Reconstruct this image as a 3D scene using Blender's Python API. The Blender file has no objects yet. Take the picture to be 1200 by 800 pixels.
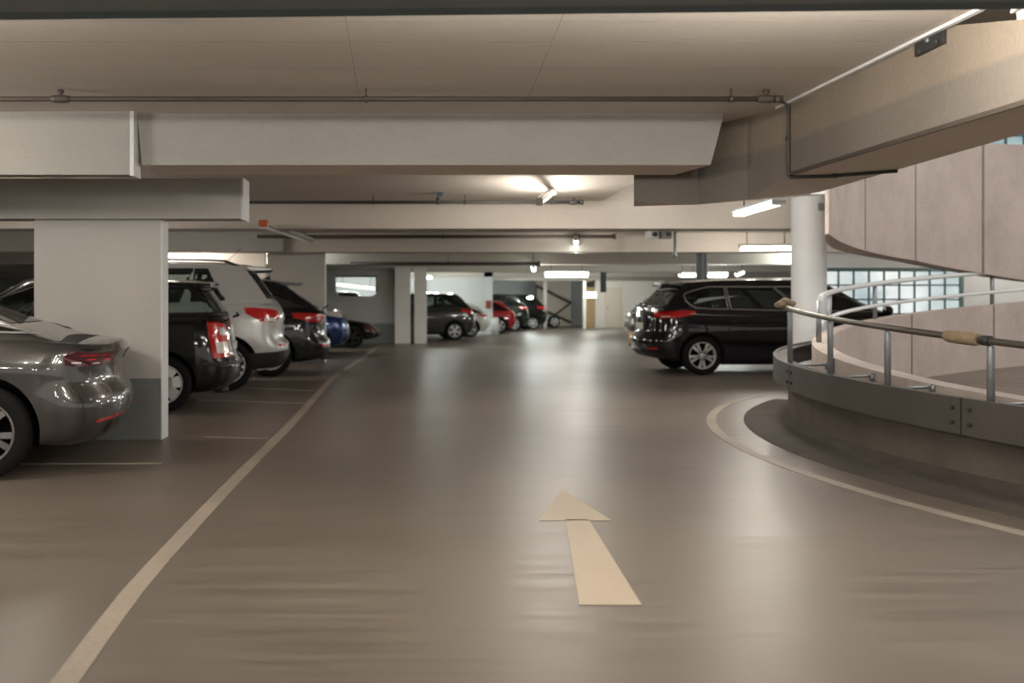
import bpy, bmesh, math, random
from mathutils import Vector, Matrix, noise

random.seed(7)
SC = bpy.context.scene
COL = SC.collection
PI = math.pi
FPX, CX, CY, CAMH = 1060.0, 490.0, 355.0, 1.25      # focal length in px, principal point, eye height


def P(px, py, d):
    """World point seen at pixel (px, py) of the 1200x800 frame, d metres in front of the camera."""
    return Vector(((px - CX) * d / FPX, d, CAMH - (py - CY) * d / FPX))


# ------------------------------------------------------------------ materials
def new_mat(name):
    m = bpy.data.materials.new(name)
    m.use_nodes = True
    return m, m.node_tree.nodes, m.node_tree.links, m.node_tree.nodes['Principled BSDF']


def plain(name, col, rough=0.5, metal=0.0, coat=0.0, spec=0.5):
    m, n, l, b = new_mat(name)
    b.inputs['Base Color'].default_value = (*col, 1)
    b.inputs['Roughness'].default_value = rough
    b.inputs['Metallic'].default_value = metal
    b.inputs['Coat Weight'].default_value = coat
    b.inputs['Coat Roughness'].default_value = 0.04
    b.inputs['Specular IOR Level'].default_value = spec
    return m


def concrete(name, col, var=0.10, scale=1.2, rough=0.8, bump=0.15, stretch=(1, 1, 1), stain=0.0, stain_col=(0.2, 0.15, 0.1), fine=60, band=None):
    m, n, l, b = new_mat(name)
    tc = n.new('ShaderNodeTexCoord')
    mp = n.new('ShaderNodeMapping'); mp.inputs['Scale'].default_value = stretch
    l.new(tc.outputs['Object'], mp.inputs['Vector'])
    n1 = n.new('ShaderNodeTexNoise'); n1.inputs['Scale'].default_value = scale
    n1.inputs['Detail'].default_value = 8; n1.inputs['Roughness'].default_value = 0.6
    n2 = n.new('ShaderNodeTexNoise'); n2.inputs['Scale'].default_value = fine; n2.inputs['Detail'].default_value = 3
    l.new(mp.outputs[0], n1.inputs['Vector']); l.new(mp.outputs[0], n2.inputs['Vector'])
    r1 = n.new('ShaderNodeMapRange'); r1.inputs['From Min'].default_value = 0.3; r1.inputs['From Max'].default_value = 0.7
    r1.inputs['To Min'].default_value = 1 - var; r1.inputs['To Max'].default_value = 1 + var
    l.new(n1.outputs['Fac'], r1.inputs['Value'])
    r2 = n.new('ShaderNodeMapRange'); r2.inputs['From Min'].default_value = 0.3; r2.inputs['From Max'].default_value = 0.7
    r2.inputs['To Min'].default_value = 1 - var * 0.5; r2.inputs['To Max'].default_value = 1 + var * 0.5
    l.new(n2.outputs['Fac'], r2.inputs['Value'])
    mu = n.new('ShaderNodeMath'); mu.operation = 'MULTIPLY'
    l.new(r1.outputs[0], mu.inputs[0]); l.new(r2.outputs[0], mu.inputs[1])
    vm = n.new('ShaderNodeVectorMath'); vm.operation = 'SCALE'; vm.inputs[0].default_value = col
    l.new(mu.outputs[0], vm.inputs['Scale'])
    out = vm.outputs[0]
    if stain > 0:
        n3 = n.new('ShaderNodeTexNoise'); n3.inputs['Scale'].default_value = 0.9; n3.inputs['Detail'].default_value = 10
        n3.inputs['Roughness'].default_value = 0.7
        mp3 = n.new('ShaderNodeMapping'); mp3.inputs['Scale'].default_value = (2.2, 2.2, 0.5)
        l.new(tc.outputs['Object'], mp3.inputs['Vector']); l.new(mp3.outputs[0], n3.inputs['Vector'])
        r3 = n.new('ShaderNodeMapRange'); r3.inputs['From Min'].default_value = 0.5; r3.inputs['From Max'].default_value = 0.75
        r3.inputs['To Max'].default_value = stain
        l.new(n3.outputs['Fac'], r3.inputs['Value'])
        mx = n.new('ShaderNodeMix'); mx.data_type = 'RGBA'
        l.new(r3.outputs[0], mx.inputs['Factor']); l.new(out, mx.inputs['A']); mx.inputs['B'].default_value = (*stain_col, 1)
        out = mx.outputs['Result']
    if band:                                   # an upper pour of another tone above height band[0]
        sx = n.new('ShaderNodeSeparateXYZ'); l.new(tc.outputs['Object'], sx.inputs[0])
        ad = n.new('ShaderNodeMath'); ad.operation = 'MULTIPLY_ADD'; ad.inputs[1].default_value = 0.03
        l.new(n1.outputs['Fac'], ad.inputs[0]); l.new(sx.outputs['Z'], ad.inputs[2])
        rb = n.new('ShaderNodeMapRange'); rb.inputs['From Min'].default_value = band[0] - 0.005; rb.inputs['From Max'].default_value = band[0] + 0.03
        l.new(ad.outputs[0], rb.inputs['Value'])
        mb = n.new('ShaderNodeMix'); mb.data_type = 'RGBA'; mb.blend_type = 'MULTIPLY'
        l.new(rb.outputs[0], mb.inputs['Factor']); l.new(out, mb.inputs['A']); mb.inputs['B'].default_value = (*band[1], 1)
        out = mb.outputs['Result']
    l.new(out, b.inputs['Base Color'])
    b.inputs['Roughness'].default_value = rough
    if bump > 0:
        bp = n.new('ShaderNodeBump'); bp.inputs['Strength'].default_value = bump; bp.inputs['Distance'].default_value = 0.01
        l.new(n2.outputs['Fac'], bp.inputs['Height']); l.new(bp.outputs[0], b.inputs['Normal'])
    return m


def emission(name, col, strength):
    m, n, l, b = new_mat(name)
    n.remove(b)
    e = n.new('ShaderNodeEmission'); e.inputs['Color'].default_value = (*col, 1); e.inputs['Strength'].default_value = strength
    l.new(e.outputs[0], n['Material Output'].inputs['Surface'])
    return m


def floor_material():
    m, n, l, b = new_mat('coated_floor')
    tc = n.new('ShaderNodeTexCoord')
    mp = n.new('ShaderNodeMapping'); mp.inputs['Scale'].default_value = (0.35, 9.0, 1)
    l.new(tc.outputs['Object'], mp.inputs['Vector'])
    s = n.new('ShaderNodeTexNoise'); s.inputs['Scale'].default_value = 2.2; s.inputs['Detail'].default_value = 9; s.inputs['Roughness'].default_value = 0.62
    l.new(mp.outputs[0], s.inputs['Vector'])
    big = n.new('ShaderNodeTexNoise'); big.inputs['Scale'].default_value = 0.45; big.inputs['Detail'].default_value = 4
    l.new(tc.outputs['Object'], big.inputs['Vector'])
    grain = n.new('ShaderNodeTexNoise'); grain.inputs['Scale'].default_value = 170; grain.inputs['Detail'].default_value = 2
    l.new(tc.outputs['Object'], grain.inputs['Vector'])
    cr = n.new('ShaderNodeValToRGB')
    cr.color_ramp.elements[0].position = 0.28; cr.color_ramp.elements[0].color = (0.118, 0.094, 0.076, 1)
    cr.color_ramp.elements[1].position = 0.74; cr.color_ramp.elements[1].color = (0.19, 0.158, 0.13, 1)
    l.new(s.outputs['Fac'], cr.inputs['Fac'])
    r = n.new('ShaderNodeMapRange'); r.inputs['From Min'].default_value = 0.3; r.inputs['From Max'].default_value = 0.7
    r.inputs['To Min'].default_value = 0.84; r.inputs['To Max'].default_value = 1.14
    l.new(big.outputs['Fac'], r.inputs['Value'])
    g = n.new('ShaderNodeMapRange'); g.inputs['From Min'].default_value = 0.3; g.inputs['From Max'].default_value = 0.7
    g.inputs['To Min'].default_value = 0.86; g.inputs['To Max'].default_value = 1.14
    l.new(grain.outputs['Fac'], g.inputs['Value'])
    mu = n.new('ShaderNodeMath'); mu.operation = 'MULTIPLY'
    l.new(r.outputs[0], mu.inputs[0]); l.new(g.outputs[0], mu.inputs[1])
    vm = n.new('ShaderNodeVectorMath'); vm.operation = 'SCALE'
    l.new(cr.outputs[0], vm.inputs[0]); l.new(mu.outputs[0], vm.inputs['Scale'])
    l.new(vm.outputs[0], b.inputs['Base Color'])
    rr = n.new('ShaderNodeMapRange'); rr.inputs['From Min'].default_value = 0.3; rr.inputs['From Max'].default_value = 0.7
    rr.inputs['To Min'].default_value = 0.33; rr.inputs['To Max'].default_value = 0.48
    l.new(s.outputs['Fac'], rr.inputs['Value']); l.new(rr.outputs[0], b.inputs['Roughness'])
    b.inputs['Specular IOR Level'].default_value = 0.6
    ad = n.new('ShaderNodeMath'); ad.operation = 'MULTIPLY_ADD'; ad.inputs[1].default_value = 0.35
    l.new(s.outputs['Fac'], ad.inputs[0]); l.new(grain.outputs['Fac'], ad.inputs[2])
    bp = n.new('ShaderNodeBump'); bp.inputs['Strength'].default_value = 0.12; bp.inputs['Distance'].default_value = 0.004
    l.new(ad.outputs[0], bp.inputs['Height']); l.new(bp.outputs[0], b.inputs['Normal'])
    return m


def worn_paint(name, col, under, wear=0.3):
    m, n, l, b = new_mat(name)
    tc = n.new('ShaderNodeTexCoord')
    t = n.new('ShaderNodeTexNoise'); t.inputs['Scale'].default_value = 110; t.inputs['Detail'].default_value = 3
    t2 = n.new('ShaderNodeTexNoise'); t2.inputs['Scale'].default_value = 1.3; t2.inputs['Detail'].default_value = 5
    l.new(tc.outputs['Object'], t.inputs['Vector']); l.new(tc.outputs['Object'], t2.inputs['Vector'])
    a = n.new('ShaderNodeMath'); a.operation = 'ADD'
    l.new(t.outputs['Fac'], a.inputs[0]); l.new(t2.outputs['Fac'], a.inputs[1])
    r = n.new('ShaderNodeMapRange'); r.inputs['From Min'].default_value = 0.75; r.inputs['From Max'].default_value = 1.25
    r.inputs['To Max'].default_value = wear * 2
    l.new(a.outputs[0], r.inputs['Value'])
    mx = n.new('ShaderNodeMix'); mx.data_type = 'RGBA'
    mx.inputs['A'].default_value = (*col, 1); mx.inputs['B'].default_value = (*under, 1)
    l.new(r.outputs[0], mx.inputs['Factor']); l.new(mx.outputs['Result'], b.inputs['Base Color'])
    b.inputs['Roughness'].default_value = 0.55
    return m


def car_glass(name, tint, opac):
    m, n, l, b = new_mat(name)
    n.remove(b)
    tr = n.new('ShaderNodeBsdfTransparent'); tr.inputs['Color'].default_value = (*tint, 1)
    df = n.new('ShaderNodeBsdfDiffuse'); df.inputs['Color'].default_value = (0.012, 0.014, 0.014, 1)
    gl = n.new('ShaderNodeBsdfGlossy'); gl.inputs['Roughness'].default_value = 0.04; gl.inputs['Color'].default_value = (0.9, 0.95, 0.95, 1)
    m1 = n.new('ShaderNodeMixShader'); m1.inputs['Fac'].default_value = opac
    l.new(tr.outputs[0], m1.inputs[1]); l.new(df.outputs[0], m1.inputs[2])
    fr = n.new('ShaderNodeFresnel'); fr.inputs['IOR'].default_value = 1.5
    m2 = n.new('ShaderNodeMixShader')
    l.new(fr.outputs[0], m2.inputs['Fac']); l.new(m1.outputs[0], m2.inputs[1]); l.new(gl.outputs[0], m2.inputs[2])
    l.new(m2.outputs[0], n['Material Output'].inputs['Surface'])
    return m


def glass_block_material():
    """Daylit glass blocks: a lit window, brighter and dimmer block by block."""
    m, n, l, b = new_mat('daylit_glass_block')
    n.remove(b)
    oi = n.new('ShaderNodeTexCoord')
    v = n.new('ShaderNodeTexNoise'); v.inputs['Scale'].default_value = 0.8; v.inputs['Detail'].default_value = 5
    l.new(oi.outputs['Object'], v.inputs['Vector'])
    cr = n.new('ShaderNodeValToRGB')
    cr.color_ramp.elements[0].position = 0.32; cr.color_ramp.elements[0].color = (0.30, 0.42, 0.43, 1)
    cr.color_ramp.elements[1].position = 0.68; cr.color_ramp.elements[1].color = (0.98, 1.0, 0.97, 1)
    l.new(v.outputs['Fac'], cr.inputs['Fac'])
    e = n.new('ShaderNodeEmission'); e.inputs['Strength'].default_value = 1.0
    l.new(cr.outputs[0], e.inputs['Color'])
    g = n.new('ShaderNodeBsdfGlossy'); g.inputs['Roughness'].default_value = 0.15
    mx = n.new('ShaderNodeMixShader'); mx.inputs['Fac'].default_value = 0.08
    l.new(e.outputs[0], mx.inputs[1]); l.new(g.outputs[0], mx.inputs[2])
    l.new(mx.outputs[0], n['Material Output'].inputs['Surface'])
    return m


M = {}
M['floor'] = floor_material()
M['ceiling'] = concrete('painted_ceiling', (0.60, 0.55, 0.49), 0.07, 0.8, 0.8, 0.08, (0.6, 1.6, 1), fine=35)
M['beam'] = concrete('grey_concrete_beam', (0.355, 0.345, 0.32), 0.07, 1.0, 0.8, 0.12, (0.6, 1, 1.5), fine=45)
M['pillar'] = concrete('painted_pillar', (0.47, 0.45, 0.415), 0.05, 1.4, 0.75, 0.08)
M['pillar_base'] = concrete('grey_green_base_paint', (0.175, 0.185, 0.175), 0.08, 3, 0.6, 0.08)
M['pillar_white'] = concrete('white_edge_paint', (0.70, 0.71, 0.72), 0.04, 2, 0.6, 0.05)
M['spandrel'] = concrete('weathered_concrete', (0.17, 0.15, 0.128), 0.13, 0.9, 0.85, 0.15, (1, 1, 0.6), 0.3, (0.15, 0.115, 0.08), band=(2.41, (1.32, 1.25, 1.14)))
M['beam_under_lit'] = concrete('light_toned_beam_underside', (0.78, 0.68, 0.59), 0.04, 1, 0.75, 0.05)  # paler tone stands in for light bounced up onto the underside
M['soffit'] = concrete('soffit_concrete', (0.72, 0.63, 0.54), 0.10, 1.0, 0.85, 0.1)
M['ramp_pink'] = concrete('pinkish_ramp_concrete', (0.46, 0.39, 0.345), 0.13, 2.2, 0.85, 0.2, (1, 1, 0.7), 0.30, (0.34, 0.26, 0.21), fine=40)
M['curb_wall'] = concrete('brown_concrete_wall', (0.115, 0.096, 0.078), 0.2, 1.6, 0.85, 0.25, (1, 1, 1), 0.6, (0.05, 0.04, 0.03))
M['curb'] = concrete('shade_toned_kerb', (0.065, 0.054, 0.044), 0.2, 2.5, 0.85, 0.2)  # dark tone stands in for shade round the wall foot
M['white_wall'] = concrete('white_wall_paint', (0.74, 0.70, 0.65), 0.04, 1, 0.7, 0.05)
M['grey_wall'] = concrete('grey_wall_paint', (0.42, 0.41, 0.38), 0.05, 1, 0.7, 0.05)
M['cool_wall'] = concrete('cool_white_paint', (0.68, 0.71, 0.72), 0.04, 1, 0.7, 0.05)
M['joint'] = concrete('ceiling_joint_grey', (0.36, 0.325, 0.285), 0.2, 6, 0.85, 0)
M['dark_beam'] = concrete('blue_grey_steel_beam', (0.10, 0.155, 0.18), 0.10, 2, 0.6, 0.05)
M['steel_flange'] = concrete('grey_steel_flange', (0.22, 0.265, 0.28), 0.10, 2, 0.6, 0.05)
M['line'] = worn_paint('worn_line_paint', (0.38, 0.325, 0.265), (0.22, 0.185, 0.15), 0.35)
M['arrow'] = worn_paint('arrow_paint', (0.47, 0.39, 0.295), (0.38, 0.31, 0.235), 0.25)
M['faint'] = worn_paint('faint_line_paint', (0.42, 0.365, 0.30), (0.26, 0.215, 0.175), 0.35)
M['steel_plate'] = concrete('dull_steel_plate', (0.068, 0.060, 0.052), 0.12, 3, 0.62, 0.06, stain=0.3, stain_col=(0.06, 0.046, 0.034))
M['galv'] = plain('galvanised_steel', (0.28, 0.30, 0.31), 0.45, 0.6)
M['rail_dull'] = plain('dull_handrail_steel', (0.15, 0.135, 0.11), 0.42, 0.6)
M['rail_bright'] = plain('bright_handrail_steel', (0.86, 0.89, 0.88), 0.30, 0.35)
M['tape'] = concrete('brown_wrapping_tape', (0.30, 0.225, 0.14), 0.15, 12, 0.7, 0.3)
M['pipe'] = plain('brown_grey_pipe', (0.075, 0.062, 0.050), 0.55, 0.1)
M['pipe_dark'] = plain('dark_pipe', (0.055, 0.055, 0.052), 0.5, 0.2)
M['black_metal'] = plain('blackened_metal', (0.045, 0.045, 0.045), 0.55, 0.4)
M['blue_column'] = plain('dark_blue_grey_column', (0.050, 0.058, 0.066), 0.5)
M['fixture'] = plain('fixture_white', (0.70, 0.70, 0.68), 0.45)
M['tube'] = emission('lit_tube', (1.0, 0.955, 0.86), 14)
M['tube_cool'] = emission('lit_tube_cool', (0.95, 1.0, 0.94), 9)
M['tube_off'] = plain('unlit_tube', (0.62, 0.62, 0.60), 0.3)
M['orange'] = plain('orange_end_cap', (0.60, 0.13, 0.03), 0.45)
M['red'] = plain('red_box', (0.30, 0.055, 0.045), 0.5)
M['block'] = glass_block_material()
M['mullion'] = plain('dark_green_mullion', (0.09, 0.16, 0.16), 0.5)
M['door_tan'] = plain('tan_door', (0.40, 0.26, 0.12), 0.5)
M['door_beige'] = plain('beige_door', (0.62, 0.55, 0.47), 0.5)
M['lens'] = plain('bluish_lens', (0.05, 0.10, 0.14), 0.15, coat=1)
M['tyre'] = plain('tyre_rubber', (0.010, 0.010, 0.010), 0.8, spec=0.15)
M['rim'] = plain('alloy_rim', (0.55, 0.55, 0.55), 0.42, 0.35)
M['rim_grey'] = plain('grey_rim', (0.20, 0.19, 0.185), 0.35, 0.5)
M['rim_dark'] = plain('dark_rim_well', (0.006, 0.006, 0.006), 0.8, spec=0.05)
M['plastic'] = plain('black_plastic', (0.016, 0.016, 0.017), 0.5, spec=0.3)
M['well'] = plain('wheel_well', (0.006, 0.006, 0.006), 0.9)
M['cabin'] = plain('cabin_trim', (0.018, 0.018, 0.018), 0.8)
M['chrome'] = plain('chrome_trim', (0.72, 0.72, 0.72), 0.14, 1.0)
M['satin_trim'] = plain('satin_window_trim', (0.34, 0.33, 0.32), 0.3, 0.7)
M['red_lens'] = plain('red_lamp_lens', (0.48, 0.012, 0.012), 0.12, coat=1)
M['dark_red_lens'] = plain('dark_red_lamp_lens', (0.075, 0.008, 0.014), 0.10, coat=1)
M['clear_lens'] = plain('clear_lamp_lens', (0.68, 0.63, 0.60), 0.10, coat=1)
M['plate'] = plain('plate_white', (0.62, 0.60, 0.52), 0.5)
M['plate_brown'] = plain('plate_tan', (0.15, 0.115, 0.08), 0.5)
M['glass'] = car_glass('tinted_window', (0.50, 0.56, 0.54), 0.45)
M['glass_light'] = car_glass('clear_window', (0.74, 0.83, 0.79), 0.10)


# ------------------------------------------------------------------ mesh helpers
def link(name, bm, mats, parent=None, smooth=False, angle=None, recalc=True):
    if recalc:
        bmesh.ops.recalc_face_normals(bm, faces=bm.faces)
    me = bpy.data.meshes.new(name)
    bm.to_mesh(me); bm.free()
    if not isinstance(mats, (list, tuple)):
        mats = [mats]
    for m in mats:
        me.materials.append(m)
    if smooth:
        for f in me.polygons:
            f.use_smooth = True
        if angle:
            me.set_sharp_from_angle(angle=math.radians(angle))
    o = bpy.data.objects.new(name, me)
    COL.objects.link(o)
    if parent is not None:
        o.parent = parent
    return o


def thing(name, label, cat, loc=(0, 0, 0), rz=0.0, group=None):
    o = bpy.data.objects.new(name, None)
    COL.objects.link(o)
    o.empty_display_size = 0.2
    o.location = loc; o.rotation_euler = (0, 0, rz)
    return tag(o, label, cat, group)


def tag(o, label, cat, group=None):
    o['label'] = label; o['category'] = cat
    if group:
        o['group'] = group
    return o


def structure(o, label=None, cat=None):
    o['kind'] = 'structure'
    if label:
        o['label'] = label
    if cat:
        o['category'] = cat
    return o


def bx(bm, x0, x1, y0, y1, z0, z1, mi=0, bevel=0.0):
    vs = [bm.verts.new((x, y, z)) for z in (z0, z1) for y in (y0, y1) for x in (x0, x1)]
    idx = [(0, 2, 3, 1), (4, 5, 7, 6), (0, 1, 5, 4), (2, 6, 7, 3), (0, 4, 6, 2), (1, 3, 7, 5)]
    fs = []
    for q in idx:
        f = bm.faces.new([vs[i] for i in q]); f.material_index = mi; fs.append(f)
    if bevel > 0:
        es = list({e for f in fs for e in f.edges})
        r = bmesh.ops.bevel(bm, geom=es, offset=bevel, segments=2, affect='EDGES', profile=0.5)
        for f in r['faces']:
            f.material_index = mi
    return fs


def box(name, x0, x1, y0, y1, z0, z1, mat, parent=None, bevel=0.0):
    bm = bmesh.new(); bx(bm, x0, x1, y0, y1, z0, z1, 0, bevel)
    return link(name, bm, mat, parent)


def prism(bm, pts, z0, z1, mi=0):
    """Vertical prism over plan points; z0/z1 numbers or per-point lists."""
    n = len(pts)
    zl = z0 if isinstance(z0, (list, tuple)) else [z0] * n
    zh = z1 if isinstance(z1, (list, tuple)) else [z1] * n
    lo = [bm.verts.new((p[0], p[1], zl[i])) for i, p in enumerate(pts)]
    hi = [bm.verts.new((p[0], p[1], zh[i])) for i, p in enumerate(pts)]
    fs = [bm.faces.new(lo[::-1]), bm.faces.new(hi)]
    for i in range(n):
        j = (i + 1) % n
        fs.append(bm.faces.new((lo[i], lo[j], hi[j], hi[i])))
    for f in fs:
        f.material_index = mi
    return fs


def tube(bm, pts, r, seg=12, mi=0, cap=True, radii=None):
    pts = [Vector(p) for p in pts]
    rings = []
    prev = None
    for i, p in enumerate(pts):
        a = pts[max(0, i - 1)]; b = pts[min(len(pts) - 1, i + 1)]
        t = (b - a).normalized()
        if prev is None:
            up = Vector((0, 0, 1)) if abs(t.z) < 0.9 else Vector((1, 0, 0))
            u = t.cross(up).normalized()
        else:
            u = (prev - t * prev.dot(t)).normalized()
        prev = u
        v = t.cross(u)
        rr = radii[i] if radii else r
        rings.append([bm.verts.new(p + (u * math.cos(q) + v * math.sin(q)) * rr) for q in [2 * PI * k / seg for k in range(seg)]])
    for a, b in zip(rings, rings[1:]):
        for k in range(seg):
            f = bm.faces.new((a[k], a[(k + 1) % seg], b[(k + 1) % seg], b[k])); f.material_index = mi; f.smooth = True
    if cap:
        for rg in (rings[0][::-1], rings[-1]):
            f = bm.faces.new(rg); f.material_index = mi
    return rings


def lathe_y(bm, prof, cx, cz, seg=32, mi=0, close=False):
    """Revolve (y, r) profile about the y axis through (cx, *, cz)."""
    rings = []
    for (y, r) in prof:
        rings.append([bm.verts.new((cx + r * math.cos(2 * PI * k / seg), y, cz + r * math.sin(2 * PI * k / seg))) for k in range(seg)])
    prs = list(zip(rings, rings[1:])) + ([(rings[-1], rings[0])] if close else [])
    for a, b in prs:
        for k in range(seg):
            f = bm.faces.new((a[k], a[(k + 1) % seg], b[(k + 1) % seg], b[k])); f.material_index = mi; f.smooth = True
    return rings


def lerp_pts(pts, x):
    if x <= pts[0][0]:
        return pts[0][1]
    for (a, b) in zip(pts, pts[1:]):
        if x <= b[0]:
            t = (x - a[0]) / (b[0] - a[0])
            return a[1] + (b[1] - a[1]) * t
    return pts[-1][1]


def smooth_pts(pts, x):
    """Monotone cubic through the points."""
    n = len(pts)
    if n < 3:
        return lerp_pts(pts, x)
    if x <= pts[0][0]:
        return pts[0][1]
    if x >= pts[-1][0]:
        return pts[-1][1]
    d = [(pts[i + 1][1] - pts[i][1]) / (pts[i + 1][0] - pts[i][0]) for i in range(n - 1)]
    m = [d[0]] + [0 if d[i - 1] * d[i] <= 0 else 2 * d[i - 1] * d[i] / (d[i - 1] + d[i]) for i in range(1, n - 1)] + [d[-1]]
    for i in range(n - 1):
        if x <= pts[i + 1][0]:
            h = pts[i + 1][0] - pts[i][0]
            t = (x - pts[i][0]) / h
            return ((2 * t ** 3 - 3 * t ** 2 + 1) * pts[i][1] + (t ** 3 - 2 * t ** 2 + t) * h * m[i]
                    + (-2 * t ** 3 + 3 * t ** 2) * pts[i + 1][1] + (t ** 3 - t ** 2) * h * m[i + 1])


# ------------------------------------------------------------------ cars
# Local frame: x = 0 at the tail, x = L at the nose, y sideways, z up.
class CarShape:
    def __init__(s, q):
        s.q = q
        s.W2 = q['W'] / 2

    def body(s, p, k):
        q = s.q
        xr = smooth_pts(q['rear'], k); xf = q['L'] - smooth_pts(q['front'], k)
        w = s.W2 * smooth_pts(q['wk'], k)
        x, y = s.plan(p, xr, xf, w, q['ar'], q['nr'], q['af'], q['nf'])
        z0 = smooth_pts(q['zb'], x); z1 = smooth_pts(q['deck'], x)
        return Vector((x, y, z0 + (z1 - z0) * k))

    @staticmethod
    def plan(p, xr, xf, w, ar, nr, af, nf):
        if p <= 1:
            th = p * PI / 2
            return xr + ar - ar * max(math.cos(th), 0) ** (2 / nr), w * math.sin(th) ** (2 / nr)
        if p <= 2:
            return (xr + ar) + (xf - af - xr - ar) * (p - 1), w
        th = (3 - p) * PI / 2
        return xf - af + af * max(math.cos(th), 0) ** (2 / nf), w * max(math.sin(th), 0) ** (2 / nf)

    def cab(s, p, j):
        q = s.q
        bl = 4 * j * (1 - j)
        xr = q['xr0'] + (q['xr1'] - q['xr0']) * j - q.get('rbulge', 0.03) * bl
        xf = q['xf0'] + (q['xf1'] - q['xf0']) * j + q.get('fbulge', 0.04) * bl
        w = s.W2 * (q['w0'] + (q['w1'] - q['w0']) * j + 0.018 * bl)
        x, y = s.plan(p, xr, xf, w, q.get('gar', 0.22), 3.2, 0.34, 2.8)
        if q.get('taper'):
            y *= 1 - q['taper'] * max(0.0, 1 - x / 1.6) ** 2
        zb = smooth_pts(q['deck'], x) - 0.03; zr = smooth_pts(q['roof'], x)
        return Vector((x, y, zb + (zr - zb) * j))

    def solve(s, fn, p, z):
        lo, hi = 0.0, 1.0
        for _ in range(15):
            m = (lo + hi) / 2
            if fn(p, m).z < z:
                lo = m
            else:
                hi = m
        return (lo + hi) / 2

    def p_at_x(s, fn, x, v):
        lo, hi = 0.0, 3.0
        for _ in range(18):
            m = (lo + hi) / 2
            if fn(m, v).x < x:
                lo = m
            else:
                hi = m
        return (lo + hi) / 2

    def at(s, fn, p, z, off=0.0):
        v = s.solve(fn, p, z)
        a = fn(p, v)
        if off:
            e = 0.004
            pa, pb = max(0.0, p - e), min(3.0, p + e)
            du = fn(pb, v) - fn(pa, v)
            va, vb = max(0, v - 0.01), min(1, v + 0.01)
            dv = fn(p, vb) - fn(p, va)
            n = du.cross(dv)
            if n.length < 1e-9:
                n = Vector((0, 1, 0))
            n.normalize()
            c = Vector((s.q['L'] / 2, 0, a.z))
            if n.dot(a - c) < 0:
                n = -n
            if p < 1e-4 or p > 2.9999:
                n.y = 0; n.normalize()
            a = a + n * off
        return a


def patch(bm, sh, fn, pz, off=0.006, n=10, m=4, mirror=1, mi=0, skirt=0.03):
    """Raised panel on surface fn. pz = [(p, zlo, zhi), ...]."""
    ps = []
    for a, b in zip(pz, pz[1:]):
        for i in range(n):
            t = i / n
            ps.append(tuple(a[c] + (b[c] - a[c]) * t for c in range(3)))
    ps.append(pz[-1])
    grid = []
    for (p, zl, zh) in ps:
        row = []
        for i in range(m + 1):
            v = sh.at(fn, p, zl + (zh - zl) * i / m, off)
            row.append(bm.verts.new((v.x, v.y * mirror, v.z)))
        grid.append(row)
    for a, b in zip(grid, grid[1:]):
        for i in range(m):
            try:
                f = bm.faces.new((a[i], b[i], b[i + 1], a[i + 1])); f.material_index = mi; f.smooth = True
            except ValueError:
                pass
    # skirt round the rim, pushed inwards
    rim = [grid[i][0] for i in range(len(grid))] + grid[-1][1:] + [grid[i][m] for i in range(len(grid) - 2, -1, -1)] + grid[0][-2:0:-1]
    c = Vector((sh.q['L'] / 2, 0, 0.8))
    inn = []
    for v in rim:
        d = Vector((c.x - v.co.x, -v.co.y, 0))
        # push straight back along the dominant outward axis
        if v.co.x < 0.45 or v.co.x > sh.q['L'] - 0.45:
            d = Vector((math.copysign(1, d.x), math.copysign(0.6, d.y) if abs(v.co.y) > 0.3 else 0, 0))
        else:
            d = Vector((0, math.copysign(1, d.y), 0))
        inn.append(bm.verts.new(v.co + d.normalized() * skirt))
    k = len(rim)
    for i in range(k):
        try:
            f = bm.faces.new((rim[i], rim[(i + 1) % k], inn[(i + 1) % k], inn[i])); f.material_index = mi
        except ValueError:
            pass


def ring_patch(bm, sh, fn, pz, wp, wz, off=0.008, mirror=1):
    """Frame strip round a window region pz=[(p,zlo,zhi)...]: top, bottom and both ends."""
    def strip(lo, hi):
        patch(bm, sh, fn, [(a[0], a[1], b) for a, b in zip(lo, hi)], off, 6, 1, mirror, 0, 0.012)
    patch(bm, sh, fn, [(p, zl - wz, zl + wz * 0.3) for p, zl, zh in pz], off, 6, 1, mirror, 0, 0.012)
    patch(bm, sh, fn, [(p, zh - wz * 0.3, zh + wz) for p, zl, zh in pz], off, 6, 1, mirror, 0, 0.012)
    a, b = pz[0], pz[-1]
    patch(bm, sh, fn, [(a[0] - wp, a[1] - wz, a[2] + wz), (a[0] + wp * 0.3, a[1] - wz, a[2] + wz)], off, 2, 4, mirror, 0, 0.012)
    patch(bm, sh, fn, [(b[0] - wp * 0.3, b[1] - wz, b[2] + wz), (b[0] + wp, b[1] - wz, b[2] + wz)], off, 2, 4, mirror, 0, 0.012)


def region_z(pz, p):
    if p < pz[0][0] or p > pz[-1][0]:
        return None
    return lerp_pts([(a[0], a[1]) for a in pz], p), lerp_pts([(a[0], a[2]) for a in pz], p)


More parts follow.
